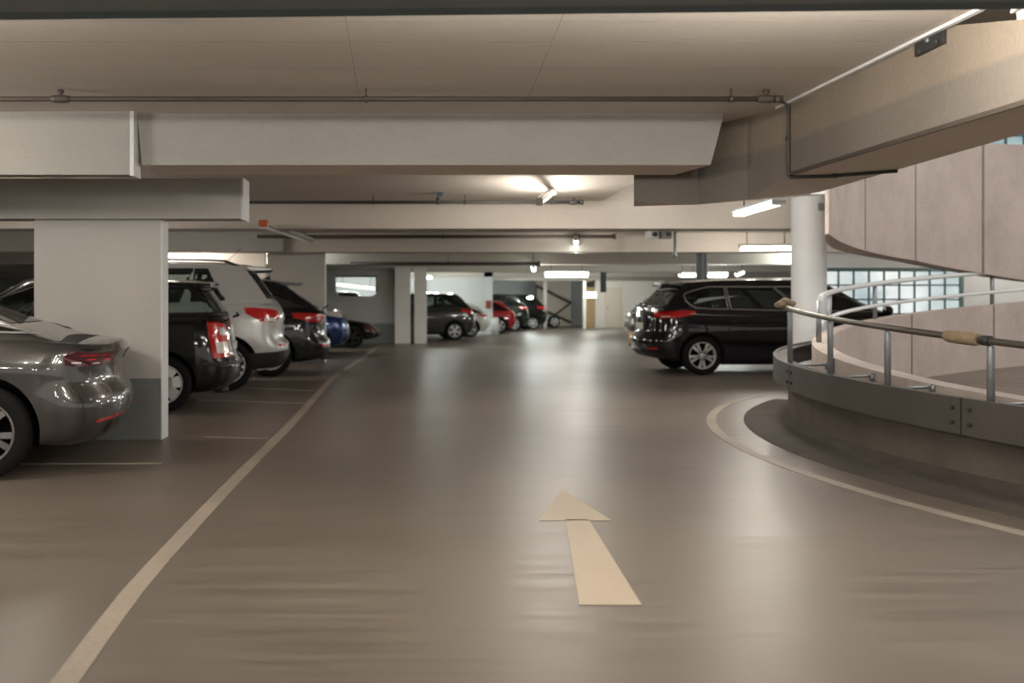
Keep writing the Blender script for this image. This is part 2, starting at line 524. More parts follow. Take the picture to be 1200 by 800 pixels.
def build_car_body(sh, paint, parent):
    q = sh.q
    ps = [i / 12 for i in range(13)] + [1 + i / 40 for i in range(1, 41)] + [2 + i / 12 for i in range(1, 13)]
    ks = [0, 0.04, 0.1, 0.18, 0.26, 0.34, 0.42, 0.5, 0.58, 0.66, 0.74, 0.82, 0.88, 0.93, 0.97, 1.0]
    bm = bmesh.new()
    N = len(ps)
    rings = []
    for k in ks:
        pos = [sh.body(p, k) for p in ps]
        ring = [bm.verts.new(v) for v in pos]
        other = [bm.verts.new((pos[i].x, -pos[i].y, pos[i].z)) for i in range(N - 2, 0, -1)]
        rings.append(ring + other)
    n2 = len(rings[0])
    for a, b in zip(rings, rings[1:]):
        for i in range(n2):
            bm.faces.new((a[i], a[(i + 1) % n2], b[(i + 1) % n2], b[i]))

    def cap(ring, crown, G, dark):
        rows = []
        for i in range(N):
            if i == 0 or i == N - 1:
                rows.append([ring[i]])
                continue
            a = ring[i]; b = ring[n2 - i]
            row = [a]
            for g in G:
                x, z = a.co.x, a.co.z
                row.append(bm.verts.new((x, a.co.y * g, z + crown * (1 - g * g))))
            row.append(b)
            rows.append(row)
        for i in range(N - 1):
            A, B = rows[i], rows[i + 1]
            if len(A) == 1:
                for c in range(len(B) - 1):
                    bm.faces.new((A[0], B[c], B[c + 1]))
            elif len(B) == 1:
                for c in range(len(A) - 1):
                    bm.faces.new((A[c], B[0], A[c + 1]))
            else:
                for c in range(len(A) - 1):
                    f = bm.faces.new((A[c], B[c], B[c + 1], A[c + 1]))
                    if dark and q['xr0'] + 0.2 < f.calc_center_median().x < q['xf0'] - 0.1 and 0 < c < len(A) - 2:
                        f.material_index = 1
    cap(rings[-1], q.get('crown', 0.03), [0.95, 0.82, 0.6, 0.3, 0, -0.3, -0.6, -0.82, -0.95], True)
    cap(rings[0], 0.0, [0.5, 0, -0.5], False)
    for f in bm.faces:
        f.smooth = True
    bmesh.ops.recalc_face_normals(bm, faces=bm.faces)
    body = link('body', bm, [paint, M['cabin'], M['well']], parent, recalc=False)
    # wheel arches cut out of the shell
    cb = bmesh.new()
    for xw in (q['ro'], q['ro'] + q['wb']):
        for sg in (1, -1):
            y0, y1 = sh.W2 - 0.34, sh.W2 + 0.2
            rg = lathe_y(cb, [(sg * y0, q['arch']), (sg * y1, q['arch'])], xw, q['tr'] + 0.015, 40)
            cb.faces.new(rg[0]); cb.faces.new(rg[1])
    bmesh.ops.recalc_face_normals(cb, faces=cb.faces)
    cutter = link('cutter', cb, [M['well']], parent, recalc=False)
    mod = body.modifiers.new('b', 'BOOLEAN'); mod.operation = 'DIFFERENCE'; mod.solver = 'EXACT'; mod.object = cutter
    mod.material_mode = 'TRANSFER'
    bpy.context.view_layer.update()
    dg = bpy.context.evaluated_depsgraph_get()
    me = bpy.data.meshes.new_from_object(body.evaluated_get(dg))
    body.modifiers.clear(); bpy.data.objects.remove(cutter)
    old = body.data; body.data = me; bpy.data.meshes.remove(old)
    # greenhouse joined into the same shell
    bm = bmesh.new(); bm.from_mesh(me)
    wins = q['windows']
    ps = sorted(set([round(i / 10, 4) for i in range(11)] + [1 + i / 48 for i in range(1, 49)] + [2 + i / 10 for i in range(1, 11)]))
    js = [i / 16 for i in range(17)]
    N = len(ps)
    for mir in (1, -1):
        grid = [[sh.cab(p, j) for p in ps] for j in js]
        vg = [[bm.verts.new((v.x, v.y * mir, v.z)) for v in row] for row in grid]
        for a in range(len(js) - 1):
            for b in range(N - 1):
                inside = False
                for w in wins:
                    ok = True
                    for (aa, bb) in ((a, b), (a + 1, b), (a, b + 1), (a + 1, b + 1)):
                        r = region_z(w['pz'], ps[bb])
                        z = grid[aa][bb].z
                        if r is None or not (r[0] - 0.004 < z < r[1] + 0.004):
                            ok = False; break
                    if ok:
                        inside = True; break
                if not inside:
                    f = bm.faces.new((vg[a][b], vg[a][b + 1], vg[a + 1][b + 1], vg[a + 1][b])); f.smooth = True
        # half roof
        G = [1, 0.94, 0.86, 0.7, 0.45, 0.0]
        top = grid[-1]
        rows = []
        for b in range(N):
            v = top[b]
            rows.append([vg[-1][b]] + [bm.verts.new((v.x, v.y * g * mir, v.z + q.get('rcrown', 0.05) * (1 - g ** 2.4))) for g in G[1:]])
        for b in range(N - 1):
            for c in range(len(G) - 1):
                try:
                    f = bm.faces.new((rows[b][c], rows[b + 1][c], rows[b + 1][c + 1], rows[b][c + 1])); f.smooth = True
                except ValueError:
                    pass
    bmesh.ops.remove_doubles(bm, verts=bm.verts, dist=0.0004)
    bmesh.ops.recalc_face_normals(bm, faces=bm.faces)
    bm.to_mesh(me); bm.free()
    me.set_sharp_from_angle(angle=math.radians(42))
    return body


def wheel(parent, x, yc, sg, r, rw, rim_mat, spokes, style):
    """Tyre with the rim as its child; sg is the outward side."""
    bm = bmesh.new()
    h = rw / 2
    prof = [(-h * 0.9, r * 0.66), (-h, r * 0.80), (-h * 0.96, r * 0.93), (-h * 0.72, r * 0.995), (0, r), (h * 0.72, r * 0.995), (h * 0.96, r * 0.93),
            (h, r * 0.80), (h * 0.9, r * 0.66), (0, r * 0.60)]
    lathe_y(bm, [(yc + sg * y, rr) for y, rr in prof], x, r, 40, 0, True)
    t = link('tyre', bm, M['tyre'], parent, smooth=True, angle=50)
    bm = bmesh.new()
    ro = r * 0.70
    lathe_y(bm, [(yc + sg * y, rr) for y, rr in ((h * 0.92, ro * 0.99), (h * 0.98, ro * 0.965), (h * 0.8, ro * 0.90), (-h * 0.4, ro * 0.86))], x, r, 40, 0)
    rg = lathe_y(bm, [(yc + sg * y, rr) for y, rr in ((-h * 0.15, ro * 0.88), (-h * 0.15, 0.02))], x, r, 24, 1)
    lathe_y(bm, [(yc + sg * y, rr) for y, rr in ((h * 0.3, ro * 0.20), (h * 0.92, ro * 0.17), (h * 0.97, ro * 0.10), (h * 0.97, 0.003))], x, r, 16, 0)
    for i in range(spokes):
        a0 = 2 * PI * i / spokes + 0.3
        subs = ((-0.075, 0.042), (0.075, 0.042)) if style == 'twin' else ((0.0, 0.12),)
        for (da, wd) in subs:
            d = Vector((math.cos(a0), 0, math.sin(a0))); t2 = Vector((-math.sin(a0), 0, math.cos(a0)))
            c = Vector((x, yc, r))
            pts = []
            for rr, off, ww, yy in ((ro * 0.14, da * 0.3, wd * 1.2, 0.93), (ro * 0.5, da * 0.75, wd, 0.93), (ro * 0.95, da * 1.25, wd * 1.15, 0.80)):
                for sgn in (-1, 1):
                    for dy in (0, -0.3):
                        pts.append(bm.verts.new(c + d * rr + t2 * (off * r / 0.33 * 1.0 + sgn * ww * r / 0.33 * 0.5) + Vector((0, sg * h * (yy + dy), 0))))
            for s0 in (0, 4):
                a = pts[s0:s0 + 8]
                for qd in ((0, 4, 6, 2), (0, 1, 5, 4), (2, 6, 7, 3), (1, 3, 7, 5)):
                    f = bm.faces.new([a[i2] for i2 in qd]); f.material_index = 0
    link('rim', bm, [rim_mat, M['rim_dark']], t)
    return t


def make_car(name, label, paint, q, loc, rz, group=None):
    sh = CarShape(q)
    root = thing(name, label, 'car', loc, rz, group)
    build_car_body(sh, paint, root)
    W2, L = sh.W2, q['L']
    glass = q.get('glass', M['glass'])
    for w in q['windows']:
        sides = (0,) if w['pz'][0][0] == 0 or w['pz'][-1][0] == 3 else (1, -1)
        for sd in sides:
            bm = bmesh.new()
            for mir in ((1, -1) if sd == 0 else (sd,)):
                patch(bm, sh, sh.cab, w['pz'], 0.004, 8, 5, mir, 0, 0.004)
            bmesh.ops.remove_doubles(bm, verts=bm.verts, dist=0.0005)
            o = link(w['name'], bm, w.get('glass', glass), root, smooth=True, angle=40)
            if w.get('trim', True):
                bm = bmesh.new()
                for mir in ((1, -1) if sd == 0 else (sd,)):
                    pz = w['pz']
                    if sd == 0 and pz[0][0] == 0:
                        pz2 = [(a[0], a[1], a[2]) for a in pz]
                        for (lo, hi) in ((-0.03, 0.02), (None, None)):
                            pass
                        patch(bm, sh, sh.cab, [(p, zl - 0.03, zl + 0.02) for p, zl, zh in pz2], 0.008, 6, 1, mir, 0, 0.012)
                        patch(bm, sh, sh.cab, [(p, zh - 0.02, zh + 0.03) for p, zl, zh in pz2], 0.008, 6, 1, mir, 0, 0.012)
                        b = pz2[-1]
                        patch(bm, sh, sh.cab, [(b[0] - 0.03, b[1] - 0.03, b[2] + 0.03), (b[0] + 0.03, b[1] - 0.03, b[2] + 0.03)], 0.008, 2, 4, mir, 0, 0.012)
                    elif sd == 0:
                        patch(bm, sh, sh.cab, [(p, zl - 0.03, zl + 0.02) for p, zl, zh in pz], 0.008, 6, 1, mir, 0, 0.012)
                        patch(bm, sh, sh.cab, [(p, zh - 0.02, zh + 0.03) for p, zl, zh in pz], 0.008, 6, 1, mir, 0, 0.012)
                        a = pz[0]
                        patch(bm, sh, sh.cab, [(a[0] - 0.03, a[1] - 0.03, a[2] + 0.03), (a[0] + 0.03, a[1] - 0.03, a[2] + 0.03)], 0.008, 2, 4, mir, 0, 0.012)
                    else:
                        ring_patch(bm, sh, sh.cab, pz, w.get('tp', 0.012), w.get('tz', 0.022), 0.009, mir)
                link('window_trim', bm, w.get('trim_mat', M['plastic']), o)
    # seats
    for sx in (q['xr0'] + 1.0, q['xf0'] - 1.25):
        for sy in (-0.36, 0.36):
            bm = bmesh.new()
            zt = smooth_pts(q['roof'], sx)
            bx(bm, sx - 0.07, sx + 0.07, sy - 0.24, sy + 0.24, 0.75, zt - 0.30, 0, 0.04)
            bx(bm, sx - 0.06, sx + 0.04, sy - 0.13, sy + 0.13, zt - 0.28, zt - 0.12, 0, 0.04)
            link('seat', bm, M['cabin'], root, smooth=True, angle=50)
    # wheels
    for xw in (q['ro'], q['ro'] + q['wb']):
        for sg in (1, -1):
            wheel(root, xw, sg * (W2 - 0.115 - q.get('inset', 0)), sg, q['tr'], 0.215, q.get('rim', M['rim']), q.get('spokes', 5), q.get('rim_style', 'twin'))
    # lamps and other raised panels
    for pt in q['panels']:
        mats = pt['mat']
        for sd in ((0,) if pt.get('join') else (1, -1)):
            bm = bmesh.new()
            for mir in ((1, -1) if sd == 0 else (sd,)):
                patch(bm, sh, sh.body if pt.get('on', 'body') == 'body' else sh.cab, pt['pz'], pt.get('off', 0.008), pt.get('n', 8), pt.get('m', 5), mir, 0, pt.get('skirt', 0.03))
            if sd == 0:
                bmesh.ops.remove_doubles(bm, verts=bm.verts, dist=0.0005)
            o = link(pt['name'], bm, mats, root, smooth=True, angle=40)
            for sub in pt.get('subs', []):
                bm = bmesh.new()
                patch(bm, sh, sh.body, sub['pz'], sub.get('off', 0.013), 6, 4, sd if sd else 1, 0, 0.012)
                link(sub['name'], bm, sub['mat'], o, smooth=True, angle=40)
    # number plate
    if q.get('plate'):
        z = q['plate']
        k = sh.solve(sh.body, 0.0, z)
        x = sh.body(0.0, k).x
        bm = bmesh.new(); bx(bm, x - 0.004, x + 0.02, -0.25, 0.25, z - 0.055, z + 0.055, 0, 0.004)
        link('number_plate', bm, q.get('plate_mat', M['plate']), root)
    # mirrors
    for sg in (1, -1):
        xm = q['xf0'] - 0.52; zm = smooth_pts(q['deck'], xm) + 0.08
        bm = bmesh.new()
        bmesh.ops.create_uvsphere(bm, u_segments=14, v_segments=10, radius=1)
        bmesh.ops.transform(bm, matrix=Matrix.Translation((xm, sg * (W2 + 0.06), zm)) @ Matrix.Diagonal((0.075, 0.125, 0.085, 1)), verts=bm.verts)
        tube(bm, [(xm + 0.02, sg * (W2 - 0.08), zm - 0.06), (xm, sg * (W2 + 0.02), zm - 0.03)], 0.025, 8)
        link('mirror', bm, q.get('mirror_mat', paint), root, smooth=True, angle=60)
    # door handles
    for xh in q.get('handles', []):
        for sg in (1, -1):
            zh = q.get('handle_z', 0.86)
            k = sh.solve(sh.body, 1.5, zh); y = sh.body(1.5, k).y
            bm = bmesh.new()
            tube(bm, [(xh - 0.10, sg * y, zh), (xh - 0.08, sg * (y + 0.022), zh), (xh + 0.08, sg * (y + 0.022), zh), (xh + 0.10, sg * y, zh)], 0.013, 8)
            link('door_handle', bm, q.get('handle_mat', paint), root)
    # panel gaps
    for (x, z0, z1) in q.get('gaps', []):
        for sg in (1, -1):
            p = sh.p_at_x(sh.body, x, 0.6)
            bm = bmesh.new()
            patch(bm, sh, sh.body, [(p - 0.0016, z0, z1), (p + 0.0016, z0, z1)], 0.0015, 1, 10, sg, 0, 0.004)
            link('panel_gap', bm, M['well'], root)
    # roof spoiler
    if q.get('spoiler'):
        sx0, sx1, sw, zt, dz, th = q['spoiler']
        bm = bmesh.new()
        ys = [-sw, -sw * 0.85, -sw * 0.4, 0, sw * 0.4, sw * 0.85, sw]
        rows = []
        for y in ys:
            t = (y / sw) ** 2
            dx = 0.05 * t * t; zz = zt - 0.035 * t
            rows.append([bm.verts.new(v) for v in ((sx1, y * 0.98, zz + 0.004), (sx0 + dx, y, zz - dz + 0.006), (sx0 + dx, y, zz - dz - th * 0.5), (sx1 - 0.02, y * 0.98, zz - th * 1.8))])
        for a, b in zip(rows, rows[1:]):
            for i in range(4):
                bm.faces.new((a[i], a[(i + 1) % 4], b[(i + 1) % 4], b[i]))
        bm.faces.new(rows[0]); bm.faces.new(rows[-1][::-1])
        link('roof_spoiler', bm, q.get('spoiler_mat', paint), root, smooth=True, angle=35)
    if q.get('rails'):
        for sg in (1, -1):
            bm = bmesh.new()
            xs = [q['rails'][0] + (q['rails'][1] - q['rails'][0]) * i / 10 for i in range(11)]
            y = sg * (W2 * q['w1'] - 0.05)
            tube(bm, [(x, y, smooth_pts(q['roof'], x) + (0.055 if 0 < i < 10 else 0.0)) for i, x in enumerate(xs)], 0.017, 8)
            link('roof_rail', bm, q.get('rail_mat', M['plastic']), root)
    if q.get('antenna'):
        ax, style = q['antenna']
        za = smooth_pts(q['roof'], ax) + q.get('rcrown', 0.05) - 0.01
        bm = bmesh.new()
        if style == 'mast':
            tube(bm, [(ax, 0, za), (ax, 0, za + 0.025)], 0.03, 10, radii=[0.035, 0.015])
            tube(bm, [(ax, 0, za + 0.02), (ax - 0.22, 0, za + 0.24)], 0.005, 6)
        else:
            v = [bm.verts.new(p) for p in ((ax + 0.10, 0.03, za), (ax + 0.10, -0.03, za), (ax - 0.08, -0.025, za), (ax - 0.08, 0.025, za), (ax - 0.07, 0, za + 0.075))]
            for f in ((0, 1, 4), (1, 2, 4), (2, 3, 4), (3, 0, 4), (0, 3, 2, 1)):
                bm.faces.new([v[i] for i in f])
        link('antenna', bm, M['plastic'], root)
    if q.get('exhaust'):
        ex, ey, ez = q['exhaust']
        bm = bmesh.new()
        lathe = [bm.verts.new((0, 0, 0))]; bm.verts.remove(lathe[0])
        tube(bm, [(ex, ey, ez), (ex + 0.16, ey, ez)], 0.035, 14)
        link('exhaust_pipe', bm, M['black_metal'], root)
    if q.get('wiper'):
        wx, wz = q['wiper']
        bm = bmesh.new()
        tube(bm, [(wx - 0.02, 0, wz), (wx - 0.09, 0.02, wz + 0.02), (wx - 0.08, 0.30, wz + 0.05)], 0.014, 8)
        link('rear_wiper', bm, M['plastic'], root)
    return root


WK = [(0, 0.90), (0.08, 0.945), (0.2, 0.97), (0.45, 1.0), (0.7, 0.99), (0.88, 0.965), (0.96, 0.94), (1, 0.90)]


def base_spec(**kw):
    q = dict(L=4.6, W=1.84, ro=0.92, wb=2.7, tr=0.335, arch=0.385, zb=[(0, 0.33), (0.5, 0.24), (1.4, 0.19), (3.2, 0.19), (4.2, 0.22), (4.6, 0.28)],
             rear=[(0, 0.14), (0.15, 0.05), (0.35, 0.0), (0.6, 0.02), (0.85, 0.06), (1, 0.10)],
             front=[(0, 0.12), (0.2, 0.02), (0.45, 0.0), (0.75, 0.06), (1, 0.20)],
             wk=WK, ar=0.42, nr=2.7, af=0.62, nf=2.5, w0=0.915, w1=0.72, panels=[], windows=[], plate=0.8,
             deck=[(0, 0.98), (0.5, 1.0), (3.2, 0.98), (4.6, 0.72)], roof=[(0, 1.4), (4, 1.4)],
             xr0=0.1, xr1=0.5, xf0=3.5, xf1=2.6)
    q.update(kw)
    return q


def front_panels(z0=0.62, z1=0.76, lens='clear_lens'):
    return [dict(name='headlight', mat=M[lens], pz=[(2.12, z0 + 0.05, z1 + 0.03), (2.45, z0, z1), (2.72, z0 + 0.02, z1 - 0.02)], off=0.008),
            dict(name='front_grille', mat=M['plastic'], join=True, pz=[(2.78, z0 - 0.10, z1 - 0.05), (3.0, z0 - 0.12, z1 - 0.04)], off=0.007),
            dict(name='lower_intake', mat=M['plastic'], join=True, pz=[(2.5, 0.34, 0.46), (3.0, 0.32, 0.48)], off=0.007)]


def side_windows(sh_q, zlo_off, ztop, splits, tip=None, **kw):
    """Side panes between the x positions in splits (from the tail forwards)."""
    sh = CarShape(sh_q)
    res = []
    for nm, xa0, xa1, xb0, xb1 in splits:      # x at the bottom / top of each edge
        pz = []
        zlo = lambda x: smooth_pts(sh_q['deck'], x) + zlo_off
        x0, x1 = min(xa0, xa1), max(xb0, xb1)
        nseg = 10
        for i in range(nseg + 1):
            x = x0 + (x1 - x0) * i / nseg
            zl, zh = zlo(x), min(ztop, smooth_pts(sh_q['roof'], x) - 0.05)
            full = zh - zl
            # slanted rear edge
            if xa1 > xa0 and x < xa1:
                zh = zl + full * max(0.04, (x - xa0) / (xa1 - xa0))
            elif xa0 > xa1 and x < xa0:
                zl = zh - full * max(0.04, (x - xa1) / (xa0 - xa1))
            if xb1 < xb0 and x > xb1:
                zh = zl + full * max(0.04, (xb0 - x) / (xb0 - xb1))
            if tip and nm == 'quarter_window':
                if x < tip[2]:
                    zl = tip[1] - 0.012 + (zl - tip[1] + 0.012) * ((x - tip[0]) / (tip[2] - tip[0])) ** 0.7
                if x < tip[3]:
                    zh = tip[1] + 0.012 + (zh - tip[1] - 0.012) * ((x - tip[0]) / (tip[3] - tip[0])) ** 0.7
            p = sh.p_at_x(sh.cab, x, 0.45)
            pz.append((p, zl, zh))
        res.append(dict(name=nm, pz=pz, **kw))
    return res


def paint(name, col, metal=0.4, rough=0.28):
    return plain(name, col, rough, metal, 1.0, 0.08)


def build_cars():
    # ---- grey fastback sedan, front left of the picture
    q = base_spec(L=4.86, W=1.86, ro=0.90, wb=2.84, tr=0.335, arch=0.395, plate=0.715, plate_mat=M['plate_brown'],
                  zb=[(0, 0.24), (0.25, 0.21), (0.6, 0.24), (1.4, 0.19), (3.2, 0.18), (4.2, 0.2), (4.86, 0.26)],
                  deck=[(0, 0.925), (0.22, 0.945), (0.6, 0.975), (1.3, 0.99), (3.2, 0.97), (3.7, 0.95), (4.4, 0.86), (4.86, 0.68)],
                  rear=[(0, 0.16), (0.12, 0.05), (0.3, 0.0), (0.46, 0.015), (0.56, 0.07), (0.7, 0.10), (0.84, 0.09), (0.94, 0.045), (1, 0.07)],
                  wk=[(0, 0.90), (0.06, 0.94), (0.2, 0.965), (0.40, 0.985), (0.62, 0.985), (0.72, 1.0), (0.82, 0.975), (0.94, 0.93), (1, 0.885)],
                  ar=0.52, nr=2.6, xr0=0.10, xr1=1.75, xf0=3.85, xf1=2.85, rbulge=0.20, w0=0.885, w1=0.66, taper=0.10, rcrown=0.06,
                  roof=[(0.1, 0.98), (0.5, 1.13), (0.95, 1.28), (1.5, 1.39), (2.2, 1.43), (2.9, 1.41), (3.3, 1.34), (3.85, 1.12)],
                  spokes=5, rim=M['rim_grey'], handles=[1.45, 2.55], handle_z=0.80, gaps=[(0.30, 0.28, 0.70), (1.32, 0.35, 0.95), (2.4, 0.25, 0.95), (3.5, 0.3, 0.9)],
                  antenna=(1.6, 'fin'))
    q['windows'] = [dict(name='rear_window', pz=[(0, 1.10, 1.34), (0.40, 1.10, 1.33)], trim=False),
                    dict(name='windshield', pz=[(2.3, 1.03, 1.30), (3.0, 1.03, 1.32)])]
    q['windows'] += side_windows(q, 0.055, 1.34, [('quarter_window', 0.72, 1.18, 1.46, 1.46), ('side_window', 1.52, 1.52, 2.42, 2.42), ('side_window', 2.48, 2.48, 3.55, 2.95)],
                                 trim_mat=M['satin_trim'], tp=0.006, tz=0.014)
    q['panels'] = [dict(name='tail_light', mat=M['dark_red_lens'], off=0.006,
                        pz=[(0.15, 0.80, 0.885), (0.40, 0.787, 0.888), (0.60, 0.787, 0.892), (0.70, 0.80, 0.898), (0.75, 0.84, 0.903)],
                        subs=[dict(name='lamp_strip', mat=M['red_lens'], off=0.009, pz=[(0.26, 0.860, 0.871), (0.62, 0.863, 0.874)]),
                              dict(name='lamp_segment', mat=M['red_lens'], off=0.009, pz=[(0.19, 0.815, 0.845), (0.31, 0.812, 0.846)]),
                              dict(name='lamp_segment', mat=M['clear_lens'], off=0.009, pz=[(0.37, 0.798, 0.808), (0.45, 0.798, 0.808)]),
                              dict(name='lamp_segment', mat=M['red_lens'], off=0.009, pz=[(0.43, 0.825, 0.846), (0.53, 0.828, 0.848)]),
                              dict(name='lamp_segment', mat=M['clear_lens'], off=0.009, pz=[(0.58, 0.806, 0.820), (0.67, 0.810, 0.824)])]),
                   dict(name='reflector', mat=M['red_lens'], off=0.006, pz=[(0.20, 0.392, 0.416), (0.54, 0.375, 0.396)]),
                   dict(name='bumper_crease', mat=None, off=0.004, pz=[(0.1, 0.475, 0.487), (0.9, 0.46, 0.468)], join=False),
                   dict(name='exhaust_notch', mat=M['well'], off=0.004, pz=[(0.30, 0.28, 0.36), (0.36, 0.285, 0.37)])] + front_panels(0.60, 0.72)
    grey = paint('warm_grey_paint', (0.078, 0.073, 0.069), 0.6, 0.34)
    for p in q['panels']:
        if p['mat'] is None:
            p['mat'] = grey
    th = math.radians(10)
    make_car('grey_sedan', 'warm grey fastback sedan parked in front of the wide pillar with the grey base', grey, q, (-2.34, 7.38, 0), PI + th)

    # ---- black estate behind the pillar
    q = base_spec(L=4.35, W=1.79, ro=0.86, wb=2.62, tr=0.325, arch=0.372, plate=0.72,
                  zb=[(0, 0.28), (0.3, 0.24), (0.7, 0.2), (1.4, 0.19), (3.2, 0.19), (4.0, 0.2), (4.35, 0.26)],
                  deck=[(0, 1.06), (0.3, 1.07), (1.3, 1.06), (2.8, 1.0), (3.3, 0.98), (3.9, 0.9), (4.35, 0.70)],
                  rear=[(0, 0.12), (0.1, 0.03), (0.25, 0.0), (0.36, 0.0), (0.42, 0.05), (0.6, 0.08), (0.85, 0.115), (1, 0.15)],
                  ar=0.40, nr=2.9, xr0=0.15, xr1=0.42, xf0=3.35, xf1=2.55, rbulge=0.02, w0=0.93, w1=0.76, rcrown=0.05,
                  roof=[(0.2, 1.45), (0.5, 1.475), (1.2, 1.50), (2.0, 1.51), (2.7, 1.47), (3.3, 1.3)],
                  spokes=7, rim_style='single', handles=[1.35, 2.4], handle_z=0.92, gaps=[(1.2, 0.4, 1.02), (2.25, 0.25, 1.0), (3.2, 0.3, 0.95)],
                  spoiler=(0.29, 0.70, 0.62, 1.535, 0.03, 0.03), wiper=(0.13, 1.08), glass=M['glass_light'], exhaust=(0.14, 0.5, 0.22))
    q['windows'] = [dict(name='rear_window', pz=[(0, 1.12, 1.42), (0.70, 1.13, 1.41)], glass=M['glass']),
                    dict(name='windshield', pz=[(2.3, 1.06, 1.40), (3.0, 1.06, 1.42)])]
    q['windows'] += side_windows(q, 0.05, 1.435, [('quarter_window', 0.30, 0.44, 1.14, 1.14), ('side_window', 1.22, 1.22, 2.18, 2.18), ('side_window', 2.26, 2.26, 3.15, 2.62)], tp=0.008, tz=0.018)
    q['panels'] = [dict(name='tail_light', mat=M['red_lens'], off=0.010,
                        pz=[(0.40, 0.625, 0.99), (0.58, 0.62, 1.03), (0.80, 0.61, 1.03), (0.83, 0.62, 0.98)],
                        subs=[dict(name='lamp_segment', mat=M['clear_lens'], off=0.014, pz=[(0.46, 0.67, 0.80), (0.74, 0.67, 0.80)]),
                              dict(name='lamp_segment', mat=M['satin_trim'], off=0.014, pz=[(0.47, 0.87, 0.96), (0.62, 0.88, 0.965)])]),
                   dict(name='bumper_strip', mat=M['plastic'], join=True, off=0.006, pz=[(0, 0.53, 0.565), (1.0, 0.53, 0.565)]),
                   dict(name='side_moulding', mat=M['plastic'], off=0.006, pz=[(1.12, 0.56, 0.60), (1.85, 0.54, 0.58)])] + front_panels(0.62, 0.78)
    th = math.radians(9)
    make_car('black_estate', 'black estate car with upright red and white tail light, just behind the wide pillar', paint('black_paint', (0.006, 0.006, 0.007), 0.0, 0.2), q,
             (-2.20, 11.3, 0), PI + th)

    # ---- silver-white tall SUV
    q = base_spec(L=4.5, W=1.86, ro=0.90, wb=2.68, tr=0.36, arch=0.42, plate=0.86,
                  zb=[(0, 0.36), (0.3, 0.30), (0.7, 0.26), (1.4, 0.24), (3.2, 0.24), (4.0, 0.27), (4.5, 0.34)],
                  deck=[(0, 1.26), (0.3, 1.27), (1.3, 1.23), (2.8, 1.15), (3.3, 1.12), (4.0, 1.04), (4.5, 0.82)],
                  rear=[(0, 0.10), (0.08, 0.03), (0.2, 0.0), (0.34, 0.005), (0.40, 0.07), (0.6, 0.09), (0.75, 0.07), (0.9, 0.11), (1, 0.17)],
                  ar=0.46, nr=2.7, xr0=0.17, xr1=0.56, xf0=3.4, xf1=2.6, rbulge=0.02, w0=0.92, w1=0.74, rcrown=0.05,
                  roof=[(0.3, 1.74), (0.6, 1.775), (1.2, 1.815), (2.0, 1.82), (2.7, 1.77), (3.4, 1.5)],
                  spokes=5, handles=[1.4, 2.45], handle_z=1.05, gaps=[(1.2, 0.45, 1.2), (2.3, 0.3, 1.15)], rails=(0.75, 2.55), rail_mat=M['plastic'],
                  spoiler=(0.24, 0.72, 0.64, 1.815, 0.03, 0.035), antenna=(0.95, 'mast'))
    q['windows'] = [dict(name='rear_window', pz=[(0, 1.33, 1.70), (0.80, 1.34, 1.69)]),
                    dict(name='windshield', pz=[(2.3, 1.22, 1.66), (3.0, 1.22, 1.70)])]
    q['windows'] += side_windows(q, 0.06, 1.725, [('quarter_window', 1.00, 1.14, 1.38, 1.38), ('side_window', 1.46, 1.44, 2.3, 2.3), ('side_window', 2.38, 2.38, 3.2, 2.7)], tp=0.008, tz=0.02)
    q['panels'] = [dict(name='tail_light', mat=M['red_lens'], off=0.010,
                        pz=[(0.50, 1.01, 1.14), (0.72, 0.975, 1.165), (0.92, 0.99, 1.18), (1.0, 1.04, 1.185), (1.03, 1.10, 1.18)],
                        subs=[dict(name='lamp_segment', mat=M['clear_lens'], off=0.013, pz=[(0.60, 0.99, 1.035), (0.86, 0.99, 1.04)])]),
                   dict(name='rear_bumper_cladding', mat=M['plastic'], join=True, off=0.007, pz=[(0, 0.36, 0.585), (1.0, 0.31, 0.54), (1.045, 0.30, 0.53)]),
                   dict(name='reflector', mat=M['red_lens'], off=0.012, pz=[(0.42, 0.625, 0.655), (0.62, 0.625, 0.655)]),
                   dict(name='sill_cladding', mat=M['plastic'], off=0.007, pz=[(1.24, 0.26, 0.42), (1.78, 0.26, 0.42)])] + front_panels(0.76, 0.92)
    make_car('silver_suv', 'tall silver white SUV with swept red tail light, between the two black cars', paint('silver_white_paint', (0.50, 0.495, 0.48), 0.25, 0.25), q,
             (-1.98, 13.9, 0), PI + math.radians(10))

    # ---- black SUV with a red light band
    q = base_spec(L=4.7, W=1.88, ro=1.08, wb=2.72, tr=0.36, arch=0.415, plate=0.78,
                  zb=[(0, 0.34), (0.3, 0.28), (0.7, 0.24), (1.4, 0.22), (3.2, 0.22), (4.0, 0.25), (4.6, 0.32)],
                  deck=[(0, 1.13), (0.3, 1.14), (1.3, 1.12), (2.8, 1.07), (3.3, 1.04), (4.0, 0.97), (4.6, 0.76)],
                  rear=[(0, 0.10), (0.1, 0.02), (0.22, 0.0), (0.34, 0.02), (0.45, 0.10), (0.7, 0.12), (0.88, 0.07), (1, 0.14)],
                  ar=0.50, nr=2.5, xr0=0.16, xr1=0.86, xf0=3.5, xf1=2.65, rbulge=0.05, w0=0.91, w1=0.70, rcrown=0.05,
                  roof=[(0.4, 1.52), (0.9, 1.60), (1.4, 1.645), (2.0, 1.65), (2.7, 1.61), (3.5, 1.35)],
                  spokes=5, handles=[1.4, 2.5], handle_z=0.98, gaps=[(1.25, 0.4, 1.08), (2.35, 0.3, 1.05)],
                  spoiler=(0.48, 0.98, 0.62, 1.645, 0.03, 0.03), antenna=(1.15, 'fin'), wiper=(0.15, 1.16), exhaust=(0.06, 0.55, 0.3))
